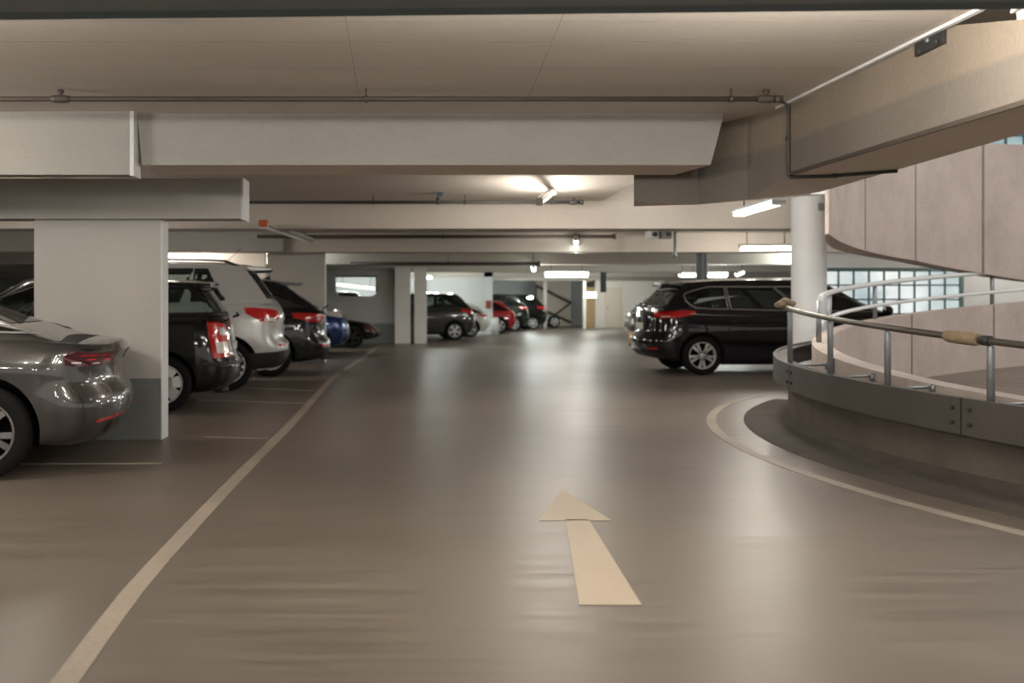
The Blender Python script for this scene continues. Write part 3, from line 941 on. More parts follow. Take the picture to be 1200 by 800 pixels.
    q['windows'] = [dict(name='rear_window', pz=[(0, 1.19, 1.54), (0.74, 1.20, 1.53)]),
                    dict(name='windshield', pz=[(2.3, 1.12, 1.52), (3.0, 1.12, 1.55)])]
    q['windows'] += side_windows(q, 0.05, 1.56, [('quarter_window', 0.62, 1.02, 1.40, 1.40), ('side_window', 1.48, 1.48, 2.36, 2.36), ('side_window', 2.44, 2.44, 3.3, 2.75)], tp=0.008, tz=0.02)
    q['panels'] = [dict(name='tail_light', mat=M['red_lens'], off=0.010,
                        pz=[(0.34, 0.95, 1.02), (0.58, 0.92, 1.06), (0.9, 0.935, 1.075), (1.04, 0.99, 1.08)],
                        subs=[dict(name='lamp_segment', mat=M['clear_lens'], off=0.013, pz=[(0.56, 0.96, 1.0), (0.66, 0.96, 1.02)])]),
                   dict(name='rear_bumper_cladding', mat=M['plastic'], join=True, off=0.007, pz=[(0, 0.32, 0.46), (1.0, 0.30, 0.44), (1.03, 0.29, 0.43)]),
                   dict(name='reflector', mat=M['red_lens'], off=0.012, pz=[(0.42, 0.50, 0.54), (0.66, 0.50, 0.54)])] + front_panels(0.7, 0.86)
    make_car('black_suv', 'glossy black SUV with wide red tail light band, parked beyond the silver SUV', paint('black_blue_paint', (0.009, 0.009, 0.011), 0.1, 0.2), q,
             (-1.60, 16.45, 0), PI + math.radians(10))

    # ---- black people carrier on the right
    q = base_spec(L=5.4, W=1.88, ro=0.96, wb=3.2, tr=0.34, arch=0.392, plate=0.84,
                  zb=[(0, 0.32), (0.35, 0.26), (0.8, 0.21), (1.4, 0.18), (3.9, 0.18), (4.9, 0.2), (5.4, 0.26)],
                  deck=[(0, 1.13), (0.35, 1.14), (1.3, 1.10), (2.6, 1.07), (3.8, 1.05), (4.7, 1.0), (5.4, 0.78)],
                  rear=[(0, 0.12), (0.12, 0.03), (0.26, 0.0), (0.40, 0.015), (0.48, 0.07), (0.7, 0.09), (0.88, 0.10), (1, 0.15)],
                  ar=0.55, nr=2.5, xr0=0.18, xr1=0.62, xf0=4.65, xf1=3.25, rbulge=0.03, w0=0.925, w1=0.72, rcrown=0.055,
                  roof=[(0.4, 1.565), (0.8, 1.61), (1.4, 1.645), (2.2, 1.655), (3.2, 1.63), (3.8, 1.46), (4.65, 1.14)],
                  spokes=5, rim_style='twin', handles=[1.55, 2.6], handle_z=0.92, gaps=[(1.42, 0.45, 1.06), (2.5, 0.25, 1.03), (3.9, 0.3, 1.0)],
                  spoiler=(0.44, 0.90, 0.66, 1.655, 0.04, 0.035), wiper=(0.18, 1.16))
    q['windows'] = [dict(name='rear_window', pz=[(0, 1.19, 1.50), (0.80, 1.20, 1.49)]),
                    dict(name='windshield', pz=[(2.3, 1.07, 1.46), (3.0, 1.07, 1.50)])]
    q['windows'] += side_windows(q, 0.05, 1.525, [('quarter_window', 0.64, 0.64, 1.40, 1.40), ('side_window', 1.46, 1.46, 2.46, 2.46), ('side_window', 2.52, 2.52, 4.4, 3.3)],
                                 tip=(0.64, 1.40, 0.92, 1.05), trim_mat=M['satin_trim'], tp=0.006, tz=0.018)
    q['panels'] = [dict(name='tail_light', mat=M['red_lens'], off=0.010,
                        pz=[(0.42, 1.02, 1.07), (0.62, 0.985, 1.11), (0.9, 0.99, 1.125), (1.0, 1.01, 1.12), (1.045, 1.05, 1.10)],
                        subs=[dict(name='lamp_segment', mat=M['clear_lens'], off=0.013, pz=[(0.60, 1.005, 1.02), (0.78, 1.005, 1.02)])]),
                   dict(name='rear_bumper_cladding', mat=M['plastic'], join=True, off=0.006, pz=[(0, 0.31, 0.42), (0.95, 0.28, 0.38)]),
                   dict(name='reflector', mat=M['red_lens'], off=0.008, pz=[(0.42, 0.44, 0.47), (0.62, 0.44, 0.47)])] + front_panels(0.66, 0.82)
    make_car('black_people_carrier', 'black people carrier parked side on behind the round white column', paint('black_pearl_paint', (0.007, 0.007, 0.009), 0.1, 0.18), q,
             (3.97, 16.6, 0), math.radians(0))

    # ---- smaller, further cars: one saloon-like and one SUV-like shape, each with its own paint
    def hatch_spec(H=1.46, L=4.25, W=1.78, tail=(0.74, 0.92), drop=0.30, rim=None, lens='clear_lens'):
        b = H * 0.655
        q = base_spec(L=L, W=W, ro=0.82, wb=2.58, tr=0.31, arch=0.36, plate=0.72,
                      zb=[(0, 0.3), (0.4, 0.22), (1.4, 0.19), (3.0, 0.19), (L, 0.26)],
                      deck=[(0, b), (0.3, b + 0.01), (1.3, b), (2.7, b - 0.03), (3.2, b - 0.06), (L - 0.4, b - drop * 0.53), (L, b - drop)],
                      xr0=0.14, xr1=0.62, xf0=3.3, xf1=2.4, roof=[(0.3, H - 0.10), (0.7, H - 0.06), (1.3, H - 0.03), (2.0, H - 0.03), (2.5, H - 0.08), (3.3, H - 0.3)],
                      spokes=5, handles=[1.4, 2.4], handle_z=b - 0.12, gaps=[(1.2, 0.4, b - 0.05), (2.2, 0.3, b - 0.05)])
        q['windows'] = [dict(name='rear_window', pz=[(0, b + 0.06, H - 0.16), (0.72, b + 0.07, H - 0.17)]),
                        dict(name='windshield', pz=[(2.3, b + 0.04, H - 0.16), (3.0, b + 0.04, H - 0.13)])]
        q['windows'] += side_windows(q, 0.05, H - 0.12, [('quarter_window', 0.5, 0.86, 1.18, 1.18), ('side_window', 1.24, 1.24, 2.14, 2.14), ('side_window', 2.2, 2.2, 3.1, 2.5)], tp=0.008, tz=0.018)
        q['panels'] = [dict(name='tail_light', mat=M['red_lens'], off=0.01, pz=[(0.5, tail[0] + 0.02, tail[1]), (0.8, tail[0], tail[1] + 0.02), (1.03, tail[0] + 0.06, tail[1] + 0.03)])] + front_panels(b - drop - 0.10, b - drop + 0.05, lens)
        if rim:
            q['rim'] = M[rim]
        return q

    left = PI + math.radians(8)
    face = math.radians(8)

    def nose_at(x, y, L):
        return (x - L * math.cos(face), y - L * math.sin(face), 0)
    blue = paint('deep_blue_paint', (0.012, 0.040, 0.16), 0.4, 0.22)
    make_car('blue_hatchback', 'dark blue car parked nose out beyond the second pillar', blue, hatch_spec(1.72, drop=0.13, rim='plastic'), nose_at(-1.72, 22.6, 4.25), face)
    make_car('low_black_car', 'low black car parked nose out in front of the grey wall with the opening', paint('deep_black_paint', (0.006, 0.006, 0.006), 0, 0.2),
             hatch_spec(1.28, rim='plastic', lens='dark_red_lens'), nose_at(-1.10, 26.2, 4.25), face)
    make_car('charcoal_suv', 'charcoal SUV with grey wheel parked just past the pair of white pillars', paint('charcoal_paint', (0.035, 0.033, 0.032), 0.3, 0.3),
             hatch_spec(1.60, 4.35, 1.82, (0.88, 1.08)), (1.92, 31.4, 0), left)
    make_car('white_hatchback', 'small white car whose tail shows past the charcoal SUV', paint('white_paint', (0.66, 0.64, 0.60), 0.0, 0.3), hatch_spec(1.28, 3.9, 1.7), (2.62, 34.0, 0), left)
    make_car('red_hatchback', 'red car in the far row beside the white post', paint('red_paint', (0.40, 0.025, 0.025), 0.1, 0.25), hatch_spec(1.36), (4.08, 38.4, 0), left)
    make_car('dark_green_suv', 'dark car behind the red car in the far row', paint('dark_green_paint', (0.012, 0.02, 0.016), 0.2, 0.2), hatch_spec(1.66, 4.5, 1.84, (0.95, 1.15)), (4.95, 41.0, 0), left)
    make_car('black_van', 'black car at the far end of the row, beside the pale blue car', paint('far_black_paint', (0.01, 0.01, 0.011), 0.2, 0.2), hatch_spec(1.66, 4.5, 1.84, (0.95, 1.15)), (6.1, 43.6, 0), left)
    make_car('pale_blue_car', 'pale blue car parked nose out under the far stair', paint('pale_blue_paint', (0.42, 0.56, 0.64), 0.2, 0.25), hatch_spec(1.02, 4.0, 1.7), nose_at(7.3, 46.2, 4.0), face)
    make_car('brown_hatchback', 'dark brown car peeking out behind the black people carrier', paint('dark_brown_paint', (0.06, 0.045, 0.038), 0.3, 0.28), hatch_spec(1.42), (6.35, 27.6, 0), math.radians(-2))
    # seen through the opening in the grey wall
    make_car('dark_coupe', 'dark car seen through the opening in the grey wall', paint('dark_coupe_paint', (0.02, 0.02, 0.022), 0.2, 0.2), hatch_spec(1.66, 4.4, 1.82, (0.95, 1.15)), (-1.6, 33.0, 0), left)


# ------------------------------------------------------------------ ramp drum geometry
RC = Vector((9.84, 7.5))


def ring_pt(phi, R):
    a = math.radians(phi)
    return Vector((RC.x + R * math.cos(a), RC.y + R * math.sin(a)))


def ring_hit(px, R, far):
    """Depth and angle at which the sight line of pixel column px meets the circle of radius R."""
    k = (px - CX) / FPX
    a = 1 + k * k; b = -2 * (k * RC.x + RC.y); c = RC.x ** 2 + RC.y ** 2 - R * R
    disc = max(0.0, b * b - 4 * a * c)
    d = (-b + (1 if far else -1) * math.sqrt(disc)) / (2 * a)
    return d, math.degrees(math.atan2(d - RC.y, k * d - RC.x)) % 360


def ring_wall(bm, f0, f1, R0, R1, zlo, zhi, step=2.0, mi=0):
    """Curved wall, zlo/zhi functions of the angle."""
    n = max(2, int(abs(f1 - f0) / step))
    prev = None
    for i in range(n + 1):
        f = f0 + (f1 - f0) * i / n
        a, b = ring_pt(f, R0), ring_pt(f, R1(f) if callable(R1) else R1)
        cur = [bm.verts.new((a.x, a.y, zlo(f))), bm.verts.new((b.x, b.y, zlo(f))), bm.verts.new((b.x, b.y, zhi(f))), bm.verts.new((a.x, a.y, zhi(f)))]
        if prev:
            for k in range(4):
                g = bm.faces.new((prev[k], prev[(k + 1) % 4], cur[(k + 1) % 4], cur[k])); g.material_index = mi
        else:
            bm.faces.new(cur)
        prev = cur
    bm.faces.new(prev[::-1])


PARAPET = [(50, 1.62), (96, 1.29), (151, 0.857), (186, 0.648), (194, 0.61), (215, 0.50), (250, 0.42)]
par_z = lambda f: lerp_pts(PARAPET, f)


def build_structure():
    # ---- floor
    bm = bmesh.new()
    bx(bm, -22, 26, -14, 52, -0.3, 0)
    structure(link('floor', bm, M['floor']), 'brown grey coated garage floor', 'floor')

    def strip(name, pts, w, mat, label, cat='line', z=0.003):
        bm = bmesh.new()
        L, Rr = [], []
        n = len(pts)
        for i, p in enumerate(pts):
            a = Vector(pts[max(0, i - 1)]); b = Vector(pts[min(n - 1, i + 1)])
            t = (b - a).normalized(); nn = Vector((-t.y, t.x))
            ww = w[i] if isinstance(w, list) else w
            p = Vector(p)
            L.append(p + nn * ww / 2); Rr.append(p - nn * ww / 2)
        prism(bm, [(v.x, v.y) for v in L] + [(v.x, v.y) for v in Rr[::-1]], 0.0004, z)
        return structure(link(name, bm, mat), label, cat)

    G = lambda px, py: (lambda d: ((px - CX) * d / FPX, d))(CAMH * FPX / (py - CY))
    xl = [(1.5, -1.04), (2.98, -1.165), (4.2, -1.25), (7.0, -1.30), (9.1, -1.315), (12.5, -1.38), (15.2, -1.42), (17.2, -1.37), (21.0, -1.25), (25.5, -1.18)]
    pts = [(smooth_pts(xl, 1.5 + i * 0.4), 1.5 + i * 0.4) for i in range(61)]
    strip('lane_line', pts, 0.095, M['line'], 'worn white line along the parked cars', 'floor marking')
    for i, (a, b, w, lab) in enumerate((((-2.0, 8.45), G(315, 513.5), 0.035, 'thin bay line beside the wide pillar'),
                                        (G(190, 467), G(356, 472.5), 0.07, 'bay line under the tail of the black estate'),
                                        (G(240, 452), G(368, 458), 0.06, 'bay line under the tail of the silver SUV'),
                                        ((-5.5, 7.0), (-2.0, 7.05), 0.05, 'bay line under the grey sedan'))):
        strip('bay_line', [a, b], w, M['faint'], lab, 'floor marking')
    # arrow
    bm = bmesh.new()
    prism(bm, [G(679, 709), G(752, 709), G(690, 609), G(662.5, 609)], 0.0004, 0.003)
    prism(bm, [G(631, 610), G(717, 610), G(660, 574), G(657.5, 574)], 0.0004, 0.003)
    structure(link('direction_arrow_marking', bm, M['arrow']), 'cream straight-ahead arrow painted on the lane', 'floor marking')
    # curved line round the ramp
    strip('ramp_line', [ring_pt(f, 7.05) for f in range(120, 222, 2)], 0.10, M['line'], 'curved white line round the foot of the ramp wall', 'floor marking')

    # ---- ceiling slabs
    bm = bmesh.new()
    prism(bm, [(-22, -14), (2.95, -14), (2.80, 2.2), (2.72, 4.46), (2.635, 6.9), (2.60, 7.6), (2.60, 12.9), (-22, 12.9)], 2.69, 2.95)
    bx(bm, -22, 5.6, 12.9, 14.1, 2.69, 2.95)
    bx(bm, -22, 26, 14.1, 52, 2.69, 2.95)
    # shallow joints across the slab soffit
    c = structure(link('ceiling', bm, M['ceiling']), 'painted concrete ceiling', 'ceiling')
    bm = bmesh.new()
    for y in (4.62, 4.98, 5.55):
        bx(bm, -14, 2.55, y, y + 0.006, 2.6896, 2.6905)
    for (a, b) in (((-0.36, 4.3), (-0.42, 6.6)), ((0.72, 4.3), (0.78, 6.6))):
        d = (Vector(b) - Vector(a)).normalized(); nn = Vector((-d.y, d.x)) * 0.002
        prism(bm, [tuple(Vector(a) + nn), tuple(Vector(b) + nn), tuple(Vector(b) - nn), tuple(Vector(a) - nn)], 2.6896, 2.6905)
    link('ceiling_joint', bm, M['joint'], c)

    # ---- beams
    def beam(label, pts, z0, z1, mat='beam'):
        bm = bmesh.new(); prism(bm, pts, z0, z1)
        return structure(link('ceiling_beam', bm, M[mat]), label, 'beam')
    bm = bmesh.new()      # near main beam with a raked end
    lo, hi = 2.30, 2.70
    pr = [(-2.10, lo, -2.13), (2.22, lo, 2.32)]
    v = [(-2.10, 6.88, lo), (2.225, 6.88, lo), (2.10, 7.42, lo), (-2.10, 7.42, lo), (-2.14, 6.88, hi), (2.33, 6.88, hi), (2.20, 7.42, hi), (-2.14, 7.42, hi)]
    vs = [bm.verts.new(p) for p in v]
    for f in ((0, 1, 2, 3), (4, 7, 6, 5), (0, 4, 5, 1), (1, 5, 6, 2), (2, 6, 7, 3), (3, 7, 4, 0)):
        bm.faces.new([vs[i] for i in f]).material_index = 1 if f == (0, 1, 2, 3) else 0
    structure(link('ceiling_beam', bm, [M['beam'], M['beam_under_lit']]), 'deep concrete beam across the lane with a slanted end', 'beam')
    beam('concrete beam above the grey sedan', [(-9, 6.80), (-2.165, 6.80), (-2.165, 6.95), (-9, 6.95)], 2.215, 2.70)
    box('trim_1', -2.165, -2.135, 6.79, 6.96, 2.205, 2.69, M['pillar_white'])
    bpy.data.objects['trim_1']['kind'] = 'structure'
    beam('dark blue grey steel beam at the top of the view', [(-9, 2.70), (9, 2.30), (9, 2.985), (-9, 3.595)], 2.295, 2.70, 'dark_beam')
    beam('lower flange of the dark steel beam', [(-9, 2.72), (9, 2.32), (9, 2.85), (-9, 3.42)], 2.272, 2.30, 'steel_flange')
    for i, y in enumerate((12.75, 18.6, 24.5, 30.4, 36.4, 42.2)):
        lab = ('second beam across the hall', 'third beam across the hall', 'fourth beam across the hall', 'fifth beam across the hall', 'sixth beam across the hall', 'last beam across the hall')[i]
        xe = 5.55 if i == 0 else 24
        beam('pale concrete ' + lab, [(-20, y), (xe, y), (xe, y + 0.5), (-20, y + 0.5)], 2.30, 2.70, 'ceiling')

    # ---- pillars with a grey painted foot and a white edge
    def pillar(x0, x1, y0, y1, ztop, label, base=0.56):
        bm = bmesh.new()
        bx(bm, x0, x1, y0, y1, base, ztop, 0)
        bx(bm, x0 - 0.002, x1 + 0.001, y0 - 0.002, y1 + 0.002, 0, base, 1)
        o = structure(link('pillar', bm, [M['pillar'], M['pillar_base']]), label, 'pillar')
        bm = bmesh.new(); bx(bm, x1 - 0.004, x1 + 0.012, y0 + 0.004, y1 + 0.012, 0.0, ztop - 0.01, 0, 0.003)
        link('edge_strip', bm, M['pillar_white'], o)
        return o
    pillar(-3.515, -2.355, 8.28, 8.47, 2.02, 'wide pale pillar with a dark grey foot behind the grey sedan')
    pillar(-3.17, -1.965, 19.0, 19.2, 2.69, 'second wide pillar beside the black SUV')
    beam('pillar head beam over the wide pillar', [(-9, 8.20), (-1.60, 8.20), (-1.60, 8.47), (-9, 8.47)], 2.015, 2.38, 'pillar')
    box('trim_2', -1.604, -1.583, 8.19, 8.48, 2.005, 2.385, M['pillar_white'])
    bpy.data.objects['trim_2']['kind'] = 'structure'
    beam('darker box on the left part of the third beam', [(-9, 18.3), (-2.74, 18.3), (-2.74, 18.6), (-9, 18.6)], 2.29, 2.69)  # box added to darken the left part of the third beam
    for x0, x1, lab in ((-0.72, -0.24, 'first of the pair of white pillars in mid hall'), (-0.12, 0.27, 'second of the pair of white pillars in mid hall')):
        bm = bmesh.new(); bx(bm, x0, x1, 28.0, 28.5, 0, 2.35)
        structure(link('pillar', bm, M['white_wall']), lab, 'pillar')
        bx_ = None
    # ---- grey wall with an opening, beyond the black car
    bm = bmesh.new()
    y0, y1 = 28.2, 28.4
    bx(bm, -4.6, -2.58, y0, y1, 0, 2.35)
    bx(bm, -2.58, -1.28, y0, y1, 2.10, 2.35)
    bx(bm, -1.28, -0.72, y0, y1, 0.62, 2.35)
    bx(bm, -2.58, -1.28, y0, y1, 0.62, 1.46)
    bx(bm, -2.60, -0.12, y0 - 0.004, y1 + 0.004, 0, 0.62, 1)
    for (cx, cz, sx) in ((-2.58, 1.46, 1), (-1.28, 1.46, -1)):
        pts = [(cx, cz)] + [(cx + sx * 0.22 * (1 - math.sin(a)), cz + 0.22 * (1 - math.cos(a))) for a in [PI / 2 * i / 6 for i in range(7)]]
        vs0 = [bm.verts.new((p[0], y0 + 0.001, p[1])) for p in pts]; vs1 = [bm.verts.new((p[0], y1 - 0.001, p[1])) for p in pts]
        bm.faces.new(vs0); bm.faces.new(vs1[::-1])
        for i in range(len(pts)):
            j = (i + 1) % len(pts); bm.faces.new((vs0[i], vs0[j], vs1[j], vs1[i]))
    structure(link('wall_middle', bm, [M['grey_wall'], M['pillar_base']]), 'grey wall with a dark foot and a window opening', 'wall')
    bm = bmesh.new()
    bx(bm, -2.58, -1.28, 28.18, 28.30, 2.06, 2.10); bx(bm, -1.32, -1.28, 28.18, 28.30, 1.6, 2.10)
    structure(link('trim_3', bm, M['black_metal']))
    box('wall_left_inner', -6.9, -3.38, 20.0, 20.2, 0, 2.69, M['white_wall'])['kind'] = 'structure'
    # ---- outer walls
    box('wall_left', -21.8, -21.5, -2, 52, 0, 2.69, M['grey_wall'])['kind'] = 'structure'
    box('wall_rear', -22, 26, 50.5, 50.8, 0, 2.69, M['cool_wall'])['kind'] = 'structure'
    box('wall_far_left', -7, 2.66, 36.5, 36.7, 0, 2.69, M['cool_wall'])['kind'] = 'structure'
    box('wall_far_right', 9.0, 12.5, 46.0, 46.2, 0, 2.69, M['white_wall'])['kind'] = 'structure'
    o = box('wall_mounted_box', 2.72, 2.92, 36.28, 36.40, 1.05, 1.35, M['red']); tag(o, 'small dark red box on the white pillar in the far row', 'fire box')
    bm = bmesh.new(); bx(bm, 2.66, 3.0, 36.4, 36.7, 0, 2.69)
    structure(link('pillar', bm, M['cool_wall']), 'white pillar behind the red box', 'pillar')
    bm = bmesh.new(); bx(bm, 7.95, 8.10, 43.6, 43.8, 0, 2.69)
    structure(link('pillar', bm, M['white_wall']), 'thin white pillar beside the tan door', 'pillar')
    bm = bmesh.new(); bx(bm, 6.15, 6.3, 44.3, 44.45, 0, 2.69)
    structure(link('pillar', bm, M['white_wall']), 'thin white pillar beside the far stair', 'pillar')
    # far stair flight: beige wall and two raking handrails
    bm = bmesh.new()
    prism(bm, [(6.4, 49.2), (8.3, 49.2), (8.3, 49.4), (6.4, 49.4)], 0, 2.69)
    structure(link('wall_stair', bm, M['door_beige']), 'beige wall of the far stair', 'wall')
    st = thing('stair_flight', 'raking brown stair rails on the beige far wall', 'stairs', (7.3, 49.0, 0))
    for nm, z0, z1 in (('handrail', 2.2, 1.25), ('stringer', 1.05, 0.2)):
        bm = bmesh.new(); tube(bm, [(-0.9, 0, z0), (1.0, 0, z1)], 0.06, 8)
        link(nm, bm, M['pipe'], st)
    bm = bmesh.new(); tube(bm, [(0.1, 0.02, 0.6), (0.9, 0.02, 1.2)], 0.05, 8); tube(bm, [(-0.9, 0.02, 0), (-0.9, 0.02, 2.3)], 0.03, 8)
    link('stair_post', bm, M['pipe'], st)
    # doors at the far end
    d = box('door_1', 8.55, 8.95, 45.9, 45.98, 0, 2.05, M['door_tan']); structure(d, 'tan door at the far end', 'door')
    d = box('door_2', 9.5, 10.35, 45.9, 45.98, 0, 2.05, M['door_beige']); structure(d, 'beige door at the far end', 'door')
    bm = bmesh.new(); tube(bm, [(9.62, 45.86, 1.0), (9.62, 45.86, 1.12)], 0.02, 8); link('door_handle', bm, M['black_metal'], d)

    # ---- spandrel beam beside the ramp opening
    plan = [(3.10, -4.0), (2.79, 4.16), (2.757, 4.74), (2.66, 6.5), (2.55, 7.0), (2.30, 7.44), (1.775, 7.44), (1.86, 7.80), (3.18, 7.80), (3.30, 7.45), (3.26, 4.84), (3.45, -4.0)]
    zb = [2.173, 2.173, 2.17, 2.163, 2.048, 2.06, 2.084, 2.084, 2.163, 2.163, 2.163, 2.163]
    zt = [2.30, 2.555, 2.70, 2.70, 2.70, 2.70, 2.70, 2.70, 2.70, 2.66, 2.56, 2.5]
    bm = bmesh.new()
    n = len(plan)
    lo = [bm.verts.new((p[0], p[1], zb[i])) for i, p in enumerate(plan)]
    hi = [bm.verts.new((p[0], p[1], zt[i])) for i, p in enumerate(plan)]
    for i in range(n):
        j = (i + 1) % n
        bm.faces.new((lo[i], lo[j], hi[j], hi[i]))
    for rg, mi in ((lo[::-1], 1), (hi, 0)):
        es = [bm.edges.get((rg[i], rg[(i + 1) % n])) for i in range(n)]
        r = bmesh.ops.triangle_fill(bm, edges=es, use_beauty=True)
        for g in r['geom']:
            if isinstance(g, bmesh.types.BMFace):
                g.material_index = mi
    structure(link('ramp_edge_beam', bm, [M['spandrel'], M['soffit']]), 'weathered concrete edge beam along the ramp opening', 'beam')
    # dark strip drawn for the shadow line along the foot of its face, and the pale ledge on top
    bm = bmesh.new()
    prism(bm, [(2.745, 3.9), (2.622, 6.75), (2.655, 6.75), (2.775, 3.9)], 2.672, 2.6895)
    structure(link('trim_4', bm, M['pillar_white']))
    bm = bmesh.new()
    for a, b in (((2.785, 4.16), (2.655, 6.5)), ((3.09, -4.0), (2.785, 4.16))):
        prism(bm, [(a[0] - 0.006, a[1]), (b[0] - 0.006, b[1]), (b[0] + 0.01, b[1]), (a[0] + 0.01, a[1])], 2.160, 2.185)
    structure(link('trim_5', bm, M['pipe']))
    # slab of the level above, over the gap
    bm = bmesh.new(); bx(bm, 2.3, 4.6, -6, 7.6, 2.951, 3.1); bx(bm, 2.3, 26, -14, 22, 5.8, 6.0)
    structure(link('ceiling_ramp', bm, M['spandrel']))

    # ---- ramp walls
    bm = bmesh.new()
    ring_wall(bm, 250, 60, 5.85, 6.03, lambda f: -0.02, par_z, 1.5)
    structure(link('ramp_parapet', bm, M['ramp_pink'], smooth=True, angle=40), 'curved pinkish concrete parapet of the ramp', 'wall')
    bm = bmesh.new()
    for px, f in ((0, 187.0), (0, 171), (0, 121.0), (0, 104.5)):
        for R in (5.845, 6.035):
            a = ring_pt(f, R); t = ring_pt(f + 0.09, R)
            ring_wall(bm, f - 0.06, f + 0.06, R - 0.003, R + 0.003, lambda q: 0.02, lambda q: par_z(q) - 0.004, 0.06)
    structure(link('trim_6', bm, M['curb']))
    bm = bmesh.new()
    ring_wall(bm, 250, 112, 6.035, 6.27, lambda f: -0.02, lambda f: 0.43, 1.5)
    structure(link('ramp_wall_foot', bm, M['curb_wall'], smooth=True, angle=40), 'stained brown concrete foot of the ramp wall', 'wall')
    bm = bmesh.new()
    n = 66
    prev = None
    prof = [(6.27, 0.10), (6.30, 0.055), (6.36, 0.03), (6.68, 0.022), (6.72, 0.0)]
    for i in range(n + 1):
        f = 250 + (142 - 250) * i / n
        cur = []
        for R, z in prof + [(6.27, 0.0)]:
            p = ring_pt(f, R); cur.append(bm.verts.new((p.x, p.y, z)))
        if prev:
            for k in range(len(cur)):
                bm.faces.new((prev[k], prev[(k + 1) % len(cur)], cur[(k + 1) % len(cur)], cur[k]))
        else:
            bm.faces.new(cur)
        prev = cur
    bm.faces.new(prev[::-1])
    structure(link('ramp_kerb', bm, M['curb'], smooth=True, angle=50), 'low kerb darkened for shade round the foot of the ramp wall', 'kerb')
    # ramp deck inside the parapet, climbing away
    bm = bmesh.new()
    ring_wall(bm, 250, 60, 2.2, 5.86, lambda f: -0.25, lambda f: max(0.004, (150 - f) * 0.0065), 4)
    structure(link('ramp_floor', bm, M['floor']), 'ramp deck climbing inside the curved parapet', 'floor')
    # upper curved wall
    R = 5.89
    pts = []
    for px, py in ((966, 262), (969, 271), (976, 277.5), (998, 288.5), (1028, 297), (1072, 305), (1127, 316), (1200, 328), (1290, 338)):
        d, f = ring_hit(px, R, True)
        pts.append((f, CAMH - (py - CY) * d / FPX))
    pts.sort()
    fl, fh = pts[0][0], pts[-1][0]
    bm = bmesh.new()
    while True:
        o = ring_pt(fh, R + 0.03)
        if CX + o.x / o.y * FPX > 968:
            break
        fh -= 0.2
    ring_wall(bm, fh, fl - 25, R, lambda f: R + 0.03 + 0.25 * min(1.0, max(0.0, (fh - f) / 14)), lambda f: lerp_pts(pts, f), lambda f: 3.58, 1.2)
    uw = structure(link('wall_ramp_upper', bm, M['ramp_pink'], smooth=True, angle=40), 'curved pinkish concrete wall of the upper ramp', 'wall')
    bm = bmesh.new()
    for px in (1014, 1073, 1152):
        d, f = ring_hit(px, R, True)
        wdt = 0.11 if px < 1100 else 0.2
        ring_wall(bm, f - wdt, f + wdt, R - 0.004, R + 0.01, lambda q: lerp_pts(pts, q) + 0.005, lambda q: 3.575, 0.1)
    link('wall_joint', bm, M['spandrel'], uw)

    # round white column
    bm = bmesh.new()
    x, y = (948 - CX) * 12.46 / FPX, 12.46
    tube(bm, [(x, y, 0), (x, y, 2.70)], 0.228, 36)
    c = structure(link('round_column', bm, M['pillar_white'], smooth=True, angle=40), 'round white column beside the ramp', 'column')
    bm = bmesh.new(); bx(bm, x + 0.02, x + 0.12, y - 0.245, y - 0.20, 2.50, 2.60, 0, 0.005); link('column_bracket', bm, M['galv'], c)
    # dark column behind the people carrier
    bm = bmesh.new(); x = (822 - CX) * 19.3 / FPX
    tube(bm, [(x, 19.3, 0), (x, 19.3, 2.40)], 0.115, 20)
    structure(link('dark_column', bm, M['blue_column'], smooth=True, angle=40), 'dark blue grey round column behind the people carrier', 'column')
    bm = bmesh.new(); x = (707 - CX) * 31 / FPX
    tube(bm, [(x, 31, 1.62), (x, 31, 2.62)], 0.10, 14)
    o = structure(link('hanging_column', bm, M['blue_column'], smooth=True, angle=40), 'short dark column hanging from the ceiling in the far lane', 'column')

    # ---- ramp back wall with glass block windows
    yb = 19.0
    bm = bmesh.new()
    X0, X1 = 8.2, 11.40      # lower window
    Z0, Z1 = 0.72, 1.93
    bx(bm, 11.40, 20, yb, yb + 0.2, 0, 5.4); bx(bm, 8.0, 8.2, yb, yb + 0.2, 0, 2.3); bx(bm, 8.2, 11.40, yb, yb + 0.2, 0, Z0); bx(bm, 8.2, 11.40, yb, yb + 0.2, Z1, 2.3)
    structure(link('wall_ramp_back', bm, M['cool_wall']), 'pale wall behind the ramp', 'wall')

    def glass_blocks(name, x0, x1, z0, z1, nx, nz, label):
        bm = bmesh.new()
        dx, dz = (x1 - x0) / nx, (z1 - z0) / nz
        for i in range(nx):
            for k in range(nz):
                bx(bm, x0 + i * dx + 0.014, x0 + (i + 1) * dx - 0.014, yb + 0.03, yb + 0.10, z0 + k * dz + 0.014, z0 + (k + 1) * dz - 0.014, 0, 0.02)
        w = structure(link(name, bm, M['block']), label, 'window')
        bm = bmesh.new()
        for i in range(nx + 1):
            bx(bm, x0 + i * dx - 0.016, x0 + i * dx + 0.016, yb + 0.01, yb + 0.11, z0, z1)
        for k in range(nz + 1):
            bx(bm, x0, x1, yb + 0.012, yb + 0.108, z0 + k * dz - 0.016, z0 + k * dz + 0.016)
        bx(bm, x1 - 0.02, x1 + 0.05, yb - 0.02, yb + 0.11, z0, z1 + 0.04); bx(bm, x0, x1, yb - 0.02, yb + 0.11, z1, z1 + 0.06)
        link('window_frame', bm, M['mullion'], w)
    glass_blocks('window_1', X0, X1, Z0, Z1, 10, 4, 'daylit glass block window behind the ramp')
    bm = bmesh.new()
    yb2 = yb
    yb = 14.6
    glass_blocks('window_2', 8.9, 11.9, 3.62, 4.3, 10, 2, 'daylit glass block window above the upper ramp wall')
    yb = yb2
    bm.free()


